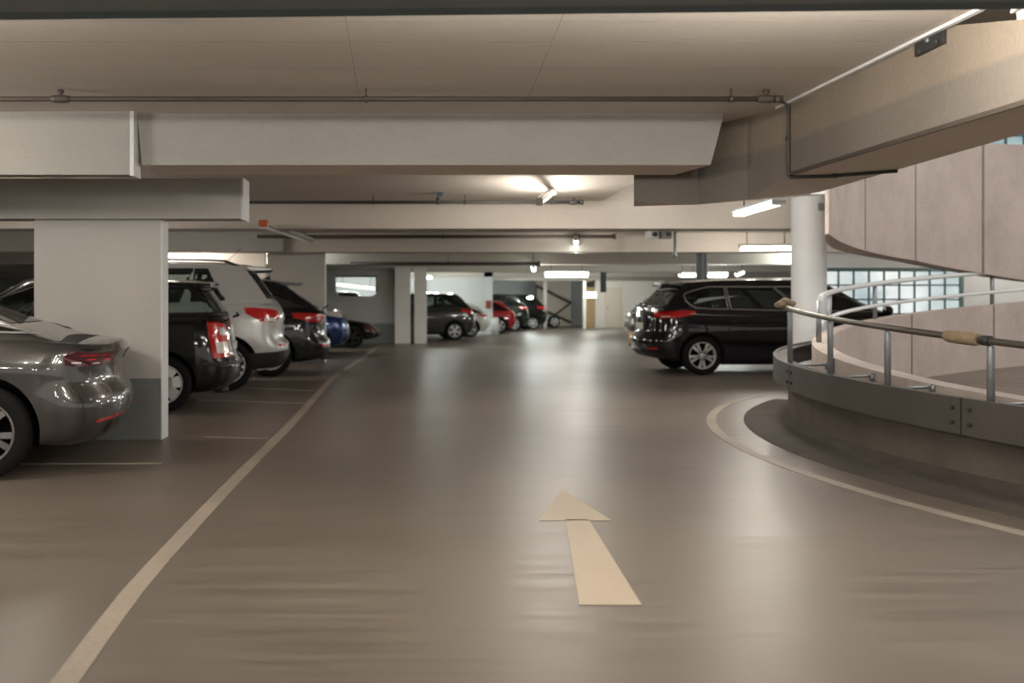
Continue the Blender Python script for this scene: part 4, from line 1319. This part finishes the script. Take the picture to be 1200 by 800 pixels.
def build_rails():
    # steel guard plates on the ramp wall, seams where the photo shows them
    ptop = lambda f: lerp_pts([(118, 0.80), (158, 0.70), (193.5, 0.622), (215, 0.57), (250, 0.5)], f)
    d1, f1 = ring_hit(925, 6.42, False)
    d2, f2 = ring_hit(1126, 6.42, False)
    secs = [(126, f1 - 0.08, 'curved end plate of the steel ramp guard'), (f1 + 0.08, f2 - 0.08, 'long middle plate of the steel ramp guard'),
            (f2 + 0.08, 245, 'near plate of the steel ramp guard, running out of view')]
    for a, b, lab in secs:
        t = thing('guard_plate', lab, 'guard plate', (0, 0, 0), 0, 'steel plates of the ramp guard')
        bm = bmesh.new()
        ring_wall(bm, b, a, 6.385, 6.42, lambda f: ptop(f) - 0.245, ptop, 1.2)
        link('plate', bm, M['steel_plate'], t, smooth=True, angle=40)
        bm = bmesh.new()
        ring_wall(bm, b, a, 6.28, 6.386, lambda f: ptop(f) - 0.03, lambda f: ptop(f) - 0.012, 1.2)
        ln = link('backing_strip', bm, M['steel_plate'], t)
        # bolts
        for e, dr in ((a, 1), (b, -1)):
            if e in (126, 245):
                continue
            for df in (0.55,):
                for dz in (0.07, 0.17):
                    f = e + dr * df
                    c = ring_pt(f, 6.42); o = ring_pt(f, 6.435)
                    bm = bmesh.new(); z = ptop(f) - dz
                    tube(bm, [(c.x, c.y, z), (o.x, o.y, z)], 0.013, 10)
                    link('bolt', bm, M['black_metal'], t)
    # near handrail
    hz = lambda f: lerp_pts([(150, 1.33), (169.6, 1.19), (197.6, 0.988), (250, 0.66)], f)
    dst, fst = ring_hit(922, 6.38, False)
    t = thing('ramp_handrail', 'dull steel handrail on posts along the outside of the ramp wall', 'handrail', (0, 0, 0))
    bm = bmesh.new()
    pts = []
    for i in range(60):
        f = fst - 3 + (245 - fst + 3) * i / 59
        p = ring_pt(f, 6.38); pts.append((p.x, p.y, hz(f)))
    tube(bm, pts, 0.024, 12); link('handrail_tube', bm, M['rail_dull'], t)
    for px in (924, 971, 1038, 1159, 1330, 1560):
        d, f = ring_hit(px, 6.38, False)
        p = ring_pt(f, 6.365)
        bm = bmesh.new()
        tube(bm, [(p.x, p.y, ptop(f) - 0.10), (p.x, p.y, hz(f) - 0.045), (p.x, p.y, hz(f) - 0.02)], 0.024, 12, radii=[0.024, 0.024, 0.016])
        link('post', bm, M['galv'], t)
        bm = bmesh.new()
        a = ring_pt(f, 6.36); b = ring_pt(f + 0.5, 6.04)
        tube(bm, [(a.x, a.y, ptop(f) - 0.03), (b.x, b.y, ptop(f) - 0.015)], 0.012, 10)
        tube(bm, [(b.x, b.y, ptop(f) - 0.06), (b.x, b.y, ptop(f) + 0.01)], 0.022, 10)
        link('wall_tie', bm, M['galv'], t)
    # taped sleeve on the handrail
    dA, fA = ring_hit(1109, 6.38, False); dB, fB = ring_hit(1147, 6.38, False)
    bm = bmesh.new()
    pts = []
    for i in range(9):
        f = fA + (fB - fA) * i / 8
        p = ring_pt(f, 6.38); pts.append((p.x, p.y, hz(f)))
    tube(bm, pts, 0.045, 18, radii=[0.036, 0.043, 0.044, 0.045, 0.044, 0.045, 0.043, 0.044, 0.038])
    link('taped_sleeve', bm, M['tape'], t, smooth=True, angle=50)
    bm = bmesh.new()
    f = fB + 0.3; p = ring_pt(f, 6.38); p2 = ring_pt(f + 0.5, 6.38)
    tube(bm, [(p.x, p.y, hz(f)), (p2.x, p2.y, hz(f + 0.5))], 0.034, 14)
    link('clamp_ring', bm, M['black_metal'], t)
    # wrapped clamp at the rail end
    p = ring_pt(fst - 1, 6.38)
    bm = bmesh.new()
    for i in range(7):
        a = i * 0.9
        q = Vector((p.x + 0.06 * math.cos(a * 1.7), p.y + 0.04 * math.sin(a * 2.1), hz(fst) + 0.045 + 0.02 * math.sin(a * 3)))
        bmesh.ops.create_icosphere(bm, subdivisions=2, radius=0.045, matrix=Matrix.Translation(q) @ Matrix.Diagonal((1.2, 0.9, 0.75, 1)))
    link('wrapped_clamp', bm, M['tape'], t, smooth=True)
    # far bright handrail with two tubes
    t = thing('inner_handrail', 'bright two-tube handrail on the far parapet of the ramp', 'handrail', (0, 0, 0))
    for nm, up, r in (('upper_tube', 0.475, 0.032), ('lower_tube', 0.18, 0.025)):
        bm = bmesh.new()
        pts = []
        for i in range(50):
            f = 156 + (62 - 156) * i / 49
            p = ring_pt(f, 5.94); pts.append((p.x, p.y, par_z(f) + up))
        tube(bm, pts, r, 12); link(nm, bm, M['rail_bright'], t)
    for px in (945, 974, 1027, 1164):
        d, f = ring_hit(px, 5.94, True)
        p = ring_pt(f, 5.96)
        bm = bmesh.new(); tube(bm, [(p.x, p.y, par_z(f) - 0.01), (p.x, p.y, par_z(f) + 0.455)], 0.028, 12)
        link('post', bm, M['galv'], t)
    for f in (78, 66):
        p = ring_pt(f, 5.96)
        bm = bmesh.new(); tube(bm, [(p.x, p.y, par_z(f) - 0.01), (p.x, p.y, par_z(f) + 0.455)], 0.028, 12)
        link('post', bm, M['galv'], t)


def light_fixture(a, b, label, lit='tube', power=0, tubes=1, w=0.10, group='fluorescent ceiling lights', hang=0.0, color=(1.0, 0.93, 0.82), glow_r=0.019):
    """Batten light between points a and b: white tray above, tube below, optional rods up to the slab."""
    a, b = Vector(a), Vector(b)
    c = (a + b) / 2; d = b - a; Ln = d.length
    rz = math.atan2(d.y, d.x)
    t = thing('ceiling_light', label, 'ceiling light', c, rz, group)
    pitch = math.atan2(d.z, math.hypot(d.x, d.y))
    t.rotation_euler = (0, -pitch, rz)
    h = Ln / 2
    bm = bmesh.new()
    prof = [(-w / 2, 0.035), (-w / 2 * 0.55, 0.075), (w / 2 * 0.55, 0.075), (w / 2, 0.035), (w / 2 * 0.9, 0.028), (-w / 2 * 0.9, 0.028)]
    l0 = [bm.verts.new((-h, y, z)) for y, z in prof]; l1 = [bm.verts.new((h, y, z)) for y, z in prof]
    bm.faces.new(l0); bm.faces.new(l1[::-1])
    for i in range(6):
        bm.faces.new((l0[i], l0[(i + 1) % 6], l1[(i + 1) % 6], l1[i]))
    link('tray', bm, M['fixture'], t)
    for k in range(tubes):
        y = 0 if tubes == 1 else (-0.03 + 0.06 * k)
        bm = bmesh.new(); tube(bm, [(-h + 0.03, y, 0.0), (h - 0.03, y, 0.0)], glow_r, 12)
        link('tube', bm, M[lit], t)
    bm = bmesh.new()
    for s in (-1, 1):
        bx(bm, s * (h - 0.035) - 0.012, s * (h - 0.035) + 0.012, -w * 0.42, w * 0.42, -0.02, 0.04, 0, 0.004)
    link('lamp_holder', bm, M['fixture'], t)
    if hang > 0:
        for s in (-0.7, 0.7):
            bm = bmesh.new(); tube(bm, [(s * h, 0, 0.07), (s * h, 0, 0.07 + hang)], 0.008, 6)
            link('hanging_rod', bm, M['pipe_dark'], t)
    if power:
        for sx in (-0.25, 0.25):
            ld = bpy.data.lights.new('tube_glow', 'POINT')
            ld.shadow_soft_size = 0.09; ld.energy = power / 2; ld.color = color
            lo = bpy.data.objects.new('tube_glow', ld); COL.objects.link(lo)
            lo.parent = t; lo.location = (sx * Ln, 0, -0.115)
    return t


def build_services():
    # sprinkler pipes
    def pipe(y, z, x0, x1, r, mat, label, hangers=(), couplings=(), endcap=True):
        t = thing('sprinkler_pipe', label, 'pipe', (0, y, z))
        bm = bmesh.new(); tube(bm, [(x0, 0, 0), (x1, 0, 0)], r, 12)
        if endcap:
            tube(bm, [(x1 - 0.02, 0, 0), (x1 + 0.03, 0, 0)], r * 1.55, 12)
        link('pipe_run', bm, M[mat], t)
        for x in hangers:
            bm = bmesh.new(); tube(bm, [(x, 0, r * 0.6), (x, 0, 2.69 - z)], 0.006, 6); tube(bm, [(x - 0.012, 0, 0), (x + 0.012, 0, 0)], r * 1.4, 12)
            link('hanger', bm, M[mat], t)
        for x in couplings:
            bm = bmesh.new(); tube(bm, [(x - 0.06, 0, 0), (x - 0.03, 0, 0), (x + 0.03, 0, 0), (x + 0.06, 0, 0)], r * 1.5, 12, radii=[r * 1.25, r * 1.6, r * 1.6, r * 1.25])
            tube(bm, [(x, 0, r), (x, 0, r + 0.045)], 0.016, 8); tube(bm, [(x - 0.02, 0, r + 0.035), (x + 0.02, 0, r + 0.035)], 0.012, 8)
            link('sprinkler_head', bm, M[mat], t)
        return t
    z1 = CAMH + 239 * 6.07 / FPX
    pipe(6.07, z1, -7.0, 2.41, 0.017, 'pipe', 'brown sprinkler pipe under the near ceiling bay', hangers=(2.10, -0.35), couplings=(2.335, -2.40))
    z2 = CAMH + 118 * 12.0 / FPX
    pipe(12.0, z2, -2.32, 2.16, 0.022, 'pipe_dark', 'dark sprinkler pipe in the second ceiling bay', hangers=(-0.60, 0.62, 1.78), couplings=(2.06,))
    pipe(15.2, CAMH + 91 * 15.2 / FPX, -1.9, 2.55, 0.018, 'pipe', 'thin pipe in the third ceiling bay', hangers=(-1.65,), couplings=())
    pipe(18.0, CAMH + 78 * 18.0 / FPX, -3.2, 3.9, 0.035, 'pipe', 'thicker pipe just before the third beam', hangers=(0.5, 3.2), couplings=())
    pipe(19.8, CAMH + 70 * 19.8 / FPX, -2.0, 9.0, 0.022, 'pipe', 'long thin pipe behind the third beam', hangers=(-1.0, 4.0, 7.0), couplings=())
    pipe(24.0, CAMH + 46 * 24.0 / FPX, -1.8, 3.2, 0.05, 'pipe', 'pipe before the fourth beam', hangers=(0.8,), couplings=())
    # vertical conduit on the ramp edge beam, turning along its underside
    t = thing('conduit', 'dark conduit down the corner of the ramp edge beam', 'conduit', (0, 0, 0))
    bm = bmesh.new()
    tube(bm, [(2.60, 6.46, 2.685), (2.645, 6.46, 2.66), (2.648, 6.47, 2.30), (2.648, 6.47, 2.17), (2.66, 6.47, 2.15), (2.9, 6.42, 2.148), (3.26, 6.15, 2.148)], 0.012, 8)
    link('conduit_run', bm, M['pipe_dark'], t)
    for p in ((2.646, 6.47, 2.43), (2.95, 6.40, 2.15)):
        bm = bmesh.new()
        bmesh.ops.create_cube(bm, size=0.03, matrix=Matrix.Translation(p))
        link('clip', bm, M['pipe_dark'], t)
    # steel bracket plate on the edge beam
    t = thing('bracket_plate', 'dark square steel plate bolted high on the ramp edge beam', 'bracket', (0, 0, 0))
    bm = bmesh.new()
    pa, pb = (2.742, 4.96), (2.756, 4.72)
    prism(bm, [(pa[0] - 0.02, pa[1]), (pb[0] - 0.02, pb[1]), (pb[0] + 0.02, pb[1]), (pa[0] + 0.02, pa[1])], [2.60, 2.605, 2.605, 2.60], [2.684, 2.684, 2.684, 2.684])
    link('plate', bm, M['black_metal'], t)
    bm = bmesh.new(); tube(bm, [(2.735, 4.84, 2.655), (2.716, 4.84, 2.655)], 0.012, 10); link('bolt', bm, M['galv'], t)
    for (y, z) in ((4.92, 2.62), (4.76, 2.625)):
        bm = bmesh.new(); tube(bm, [(2.735, y, z), (2.718, y, z)], 0.012, 10); link('bolt', bm, M['pipe_dark'], t)
    # camera-like device hanging in the second bay
    p = P(516, 228, 11.8)
    t = thing('ceiling_sensor', 'small bluish sensor on a stem above the dark sprinkler pipe', 'sensor', p)
    bm = bmesh.new(); tube(bm, [(0, 0.04, 0), (0, -0.05, 0)], 0.045, 16, radii=[0.04, 0.05]); link('sensor_body', bm, M['galv'], t)
    bm = bmesh.new(); tube(bm, [(0, -0.05, 0), (0, -0.06, 0)], 0.036, 16); link('lens', bm, M['lens'], t)
    bm = bmesh.new(); tube(bm, [(0, 0, 0.03), (0, 0, 2.69 - p.z)], 0.012, 8); link('stem', bm, M['pipe_dark'], t)
    bm = bmesh.new(); tube(bm, [(-0.03, 0, -0.03), (-0.03, 0, -0.13)], 0.02, 8); link('bracket', bm, M['pipe_dark'], t)
    # two speaker-like boxes at the third beam, right
    for px, lab in ((764, 'white box hanging under the third beam'), (780, 'grey projector-like box hanging under the third beam')):
        p = P(px, 275, 18.2)
        t = thing('hanging_box', lab, 'ceiling box', p)
        bm = bmesh.new(); bx(bm, -0.12, 0.12, -0.12, 0.12, -0.08, 0.08, 0, 0.02); link('housing', bm, M['fixture'] if px == 764 else M['galv'], t)
        bm = bmesh.new(); tube(bm, [(0, 0, 0.08), (0, 0, 2.69 - p.z)], 0.015, 8); link('stem', bm, M['pipe_dark'], t)
        bm = bmesh.new(); tube(bm, [(0.03, -0.12, 0), (0.03, -0.14, 0)], 0.05, 14); link('lens', bm, M['black_metal'], t)
    p = P(791, 270, 17.9)
    bm = bmesh.new(); tube(bm, [(p.x, p.y, 2.69), (p.x, p.y, 2.25), (p.x, p.y, 2.15)], 0.03, 10, radii=[0.03, 0.03, 0.05])
    tag(link('hanging_drop_pipe', bm, M['galv']), 'short grey pipe dropping from the ceiling beside the hanging boxes', 'pipe')
    # white post standing in for a bright headlight reflection beside the red car
    t = thing('bollard', 'white post standing in for a bright headlight reflection beside the red car', 'bollard', (3.02, 35.5, 0))
    bm = bmesh.new(); tube(bm, [(0, 0, 0), (0, 0, 0.62)], 0.15, 18); link('post', bm, M['pillar_white'], t)
    bm = bmesh.new(); tube(bm, [(0, 0, 0.62), (0, 0, 0.68)], 0.13, 18, radii=[0.15, 0.09]); link('cap', bm, M['rail_bright'], t)
    t = thing('traffic_post', 'short tan post in front of the dark brown car', 'bollard', (6.30, 26.6, 0))
    bm = bmesh.new(); tube(bm, [(0, 0, 0), (0, 0, 0.38)], 0.11, 16); link('post', bm, M['door_tan'], t)
    bm = bmesh.new(); tube(bm, [(0, 0, 0.38), (0, 0, 0.42)], 0.11, 16, radii=[0.11, 0.05]); link('cap', bm, M['door_tan'], t)


def build_lights():
    W = (1.0, 0.92, 0.82)
    C = (0.92, 1.0, 0.95)
    light_fixture(P(632, 239, 10.2), P(648, 226, 11.6), 'lit tube light set lengthwise in the second ceiling bay', 'tube', 60, color=W)
    light_fixture((3.86, 10.9, 2.31), (3.84, 9.6, 2.31), 'lit twin tube light hanging beside the round white column', 'tube', 62, tubes=2, w=0.18, hang=0.38, color=W)
    light_fixture(P(866, 290.5, 17), P(929, 290, 17), 'lit tube light set crosswise before the dark column', 'tube_cool', 80, color=W, hang=0.3, glow_r=0.05)
    light_fixture(P(638, 321.5, 26), P(690, 321.5, 26), 'lit tube light hanging crosswise in mid hall', 'tube_cool', 80, hang=0.5, color=W, glow_r=0.075)
    light_fixture(P(675, 281, 16.0), P(675, 295.5, 20.6), 'lit tube light seen end on before the fourth beam', 'tube_cool', 50, color=W, hang=0.2, glow_r=0.03)
    light_fixture(P(797, 322, 26), P(815, 322, 26.6), 'short lit tube light over the roof spoiler of the people carrier', 'tube_cool', 30, color=C, hang=0.5, glow_r=0.06)
    light_fixture(P(829, 322, 25.5), P(853, 321.5, 25.5), 'lit tube light over the people carrier roof, beside the dark column', 'tube_cool', 60, color=C, hang=0.5, glow_r=0.07)
    light_fixture(P(864, 321, 25), P(870, 319, 28), 'lit tube light seen nearly end on over the people carrier roof', 'tube_cool', 30, color=C, hang=0.5, glow_r=0.06)
    light_fixture(P(625, 313.5, 24.0), P(625.5, 316, 26.5), 'small lit tube light seen end on beside the mid hall light', 'tube_cool', 40, color=C, hang=0.4, glow_r=0.06)
    light_fixture(P(684, 345.5, 42), P(699, 345.5, 42), 'far lit tube light above the tan door', 'tube_cool', 60, color=W, hang=0.7, glow_r=0.12)
    light_fixture(P(619, 348.5, 40.5), P(623.5, 348.3, 41), 'far lit tube light over the dark parked cars', 'tube_cool', 40, color=C, hang=0.7, glow_r=0.07)
    light_fixture(P(394, 333, 35), P(440, 338, 35), 'lit tube light seen through the opening in the grey wall', 'tube_cool', 25, color=C, hang=0.6, glow_r=0.04)
    light_fixture(P(499, 325, 33), P(505, 325, 35), 'lit tube light above the charcoal SUV', 'tube_cool', 60, color=C, hang=0.4, glow_r=0.05)
    light_fixture((2.84, 4.30, 2.612), (3.9, 4.15, 2.64), 'lit tube light tucked above the ramp edge beam', 'tube', 30, color=W)
    for x, e in ((-2.4, 55), (0.2, 40), (1.8, 105)):  # unseen fixtures, added to brighten the near ceiling bay
        light_fixture((x - 0.6, 3.68, 2.60), (x + 0.6, 3.68, 2.60), 'unseen tube light added to brighten the near ceiling, ' + ('lane side' if x < 0 else 'middle' if x < 1 else 'ramp side'), 'tube', e, color=W)
    # unlit emergency batten over the cars
    t = light_fixture(P(308, 266, 12.3), P(364, 284, 15.6), 'unlit batten light with an orange end cap over the silver SUV', 'tube_off', 0, w=0.16, hang=0.34)
    bm = bmesh.new(); h = (P(364, 284, 15.6) - P(308, 266, 12.3)).length / 2
    bx(bm, -h - 0.02, -h + 0.10, -0.06, 0.06, 0.0, 0.10, 0, 0.02); link('end_cap', bm, M['orange'], t)
    # lights of the same kind over the parked cars
    bays = ['over the bonnet of the grey sedan', 'over the black estate', 'over the silver SUV', 'in front of the white inner wall', 'over the blue car', 'over the charcoal SUV',
            'behind the grey wall with the opening', 'between the far rows of cars', 'before the far stair', 'over the lane right of the people carrier', 'beside the glass block window',
            'before the beige door', 'at the far end of the row of cars', 'over the dark bays beyond the wide pillar', 'over the dark outer bays']
    where = iter(bays)
    for (x, y, e) in ((-4.4, 5.2, 110), (-4.8, 10.4, 60), (-4.6, 15.2, 70), (-5.2, 19.58, 70), (-3.8, 24.0, 80), (1.0, 34.0, 45), (-3.2, 34.0, 25), (6.5, 33.0, 110), (5.5, 39.0, 110), (10.5, 24.0, 90),
                      (12.5, 17.0, 90), (9.0, 43.0, 100), (2.0, 46.0, 90), (-8.0, 24.5, 60), (-12.0, 14.0, 80)):
        light_fixture((x - 0.6, y, 2.58), (x + 0.6, y, 2.58), 'ceiling tube light ' + next(where), 'tube', e, color=W if y < 20 else C)
    where = iter(['by the parked cars', 'by the ramp', 'in mid lane', 'over the bay before the grey sedan', 'over the ramp lane'])
    for (x, y, e) in ((-3.2, -1.0, 65), (2.2, -1.0, 75), (-0.6, -4.5, 110), (-5.5, 2.0, 50), (6.0, -2.0, 40)):  # unseen lights beside and behind the viewer, added to fill the beam fronts
        light_fixture((x - 0.6, y, 2.58), (x + 0.6, y, 2.58), 'unseen tube light added for frontal fill, ' + next(where), 'tube', e, color=(1.0, 0.95, 0.87))
    # area lamp standing in for daylight in the ramp well, under the closed upper slab
    ld = bpy.data.lights.new('ramp_daylight', 'AREA'); ld.shape = 'RECTANGLE'; ld.size = 7; ld.size_y = 7; ld.energy = 430; ld.color = (1.0, 0.95, 0.93)
    o = bpy.data.objects.new('ramp_daylight', ld); COL.objects.link(o); o.location = (9.6, 8.2, 5.6)


def build_camera_world():
    w = bpy.data.worlds.new('world'); SC.world = w; w.use_nodes = True
    bg = w.node_tree.nodes['Background']; bg.inputs['Color'].default_value = (1.0, 0.97, 0.93, 1); bg.inputs['Strength'].default_value = 0.8
    cd = bpy.data.cameras.new('camera'); co = bpy.data.objects.new('camera', cd); COL.objects.link(co)
    co.location = (0, 0, CAMH); co.rotation_euler = (PI / 2, 0, 0)
    cd.sensor_width = 36; cd.lens = 36 * FPX / 1200
    cd.shift_x = (600 - CX) / 1200; cd.shift_y = (CY - 400) / 1200
    cd.clip_end = 200; cd.clip_start = 0.05
    cd.dof.use_dof = True; cd.dof.focus_distance = 5.6; cd.dof.aperture_fstop = 1.7
    SC.camera = co
    vs = SC.view_settings
    vs.view_transform = 'Standard'; vs.look = 'None'; vs.exposure = 0.14; vs.gamma = 1.0
    vs.use_curve_mapping = False


build_structure()
build_rails()
build_services()
build_cars()
build_lights()
build_camera_world()
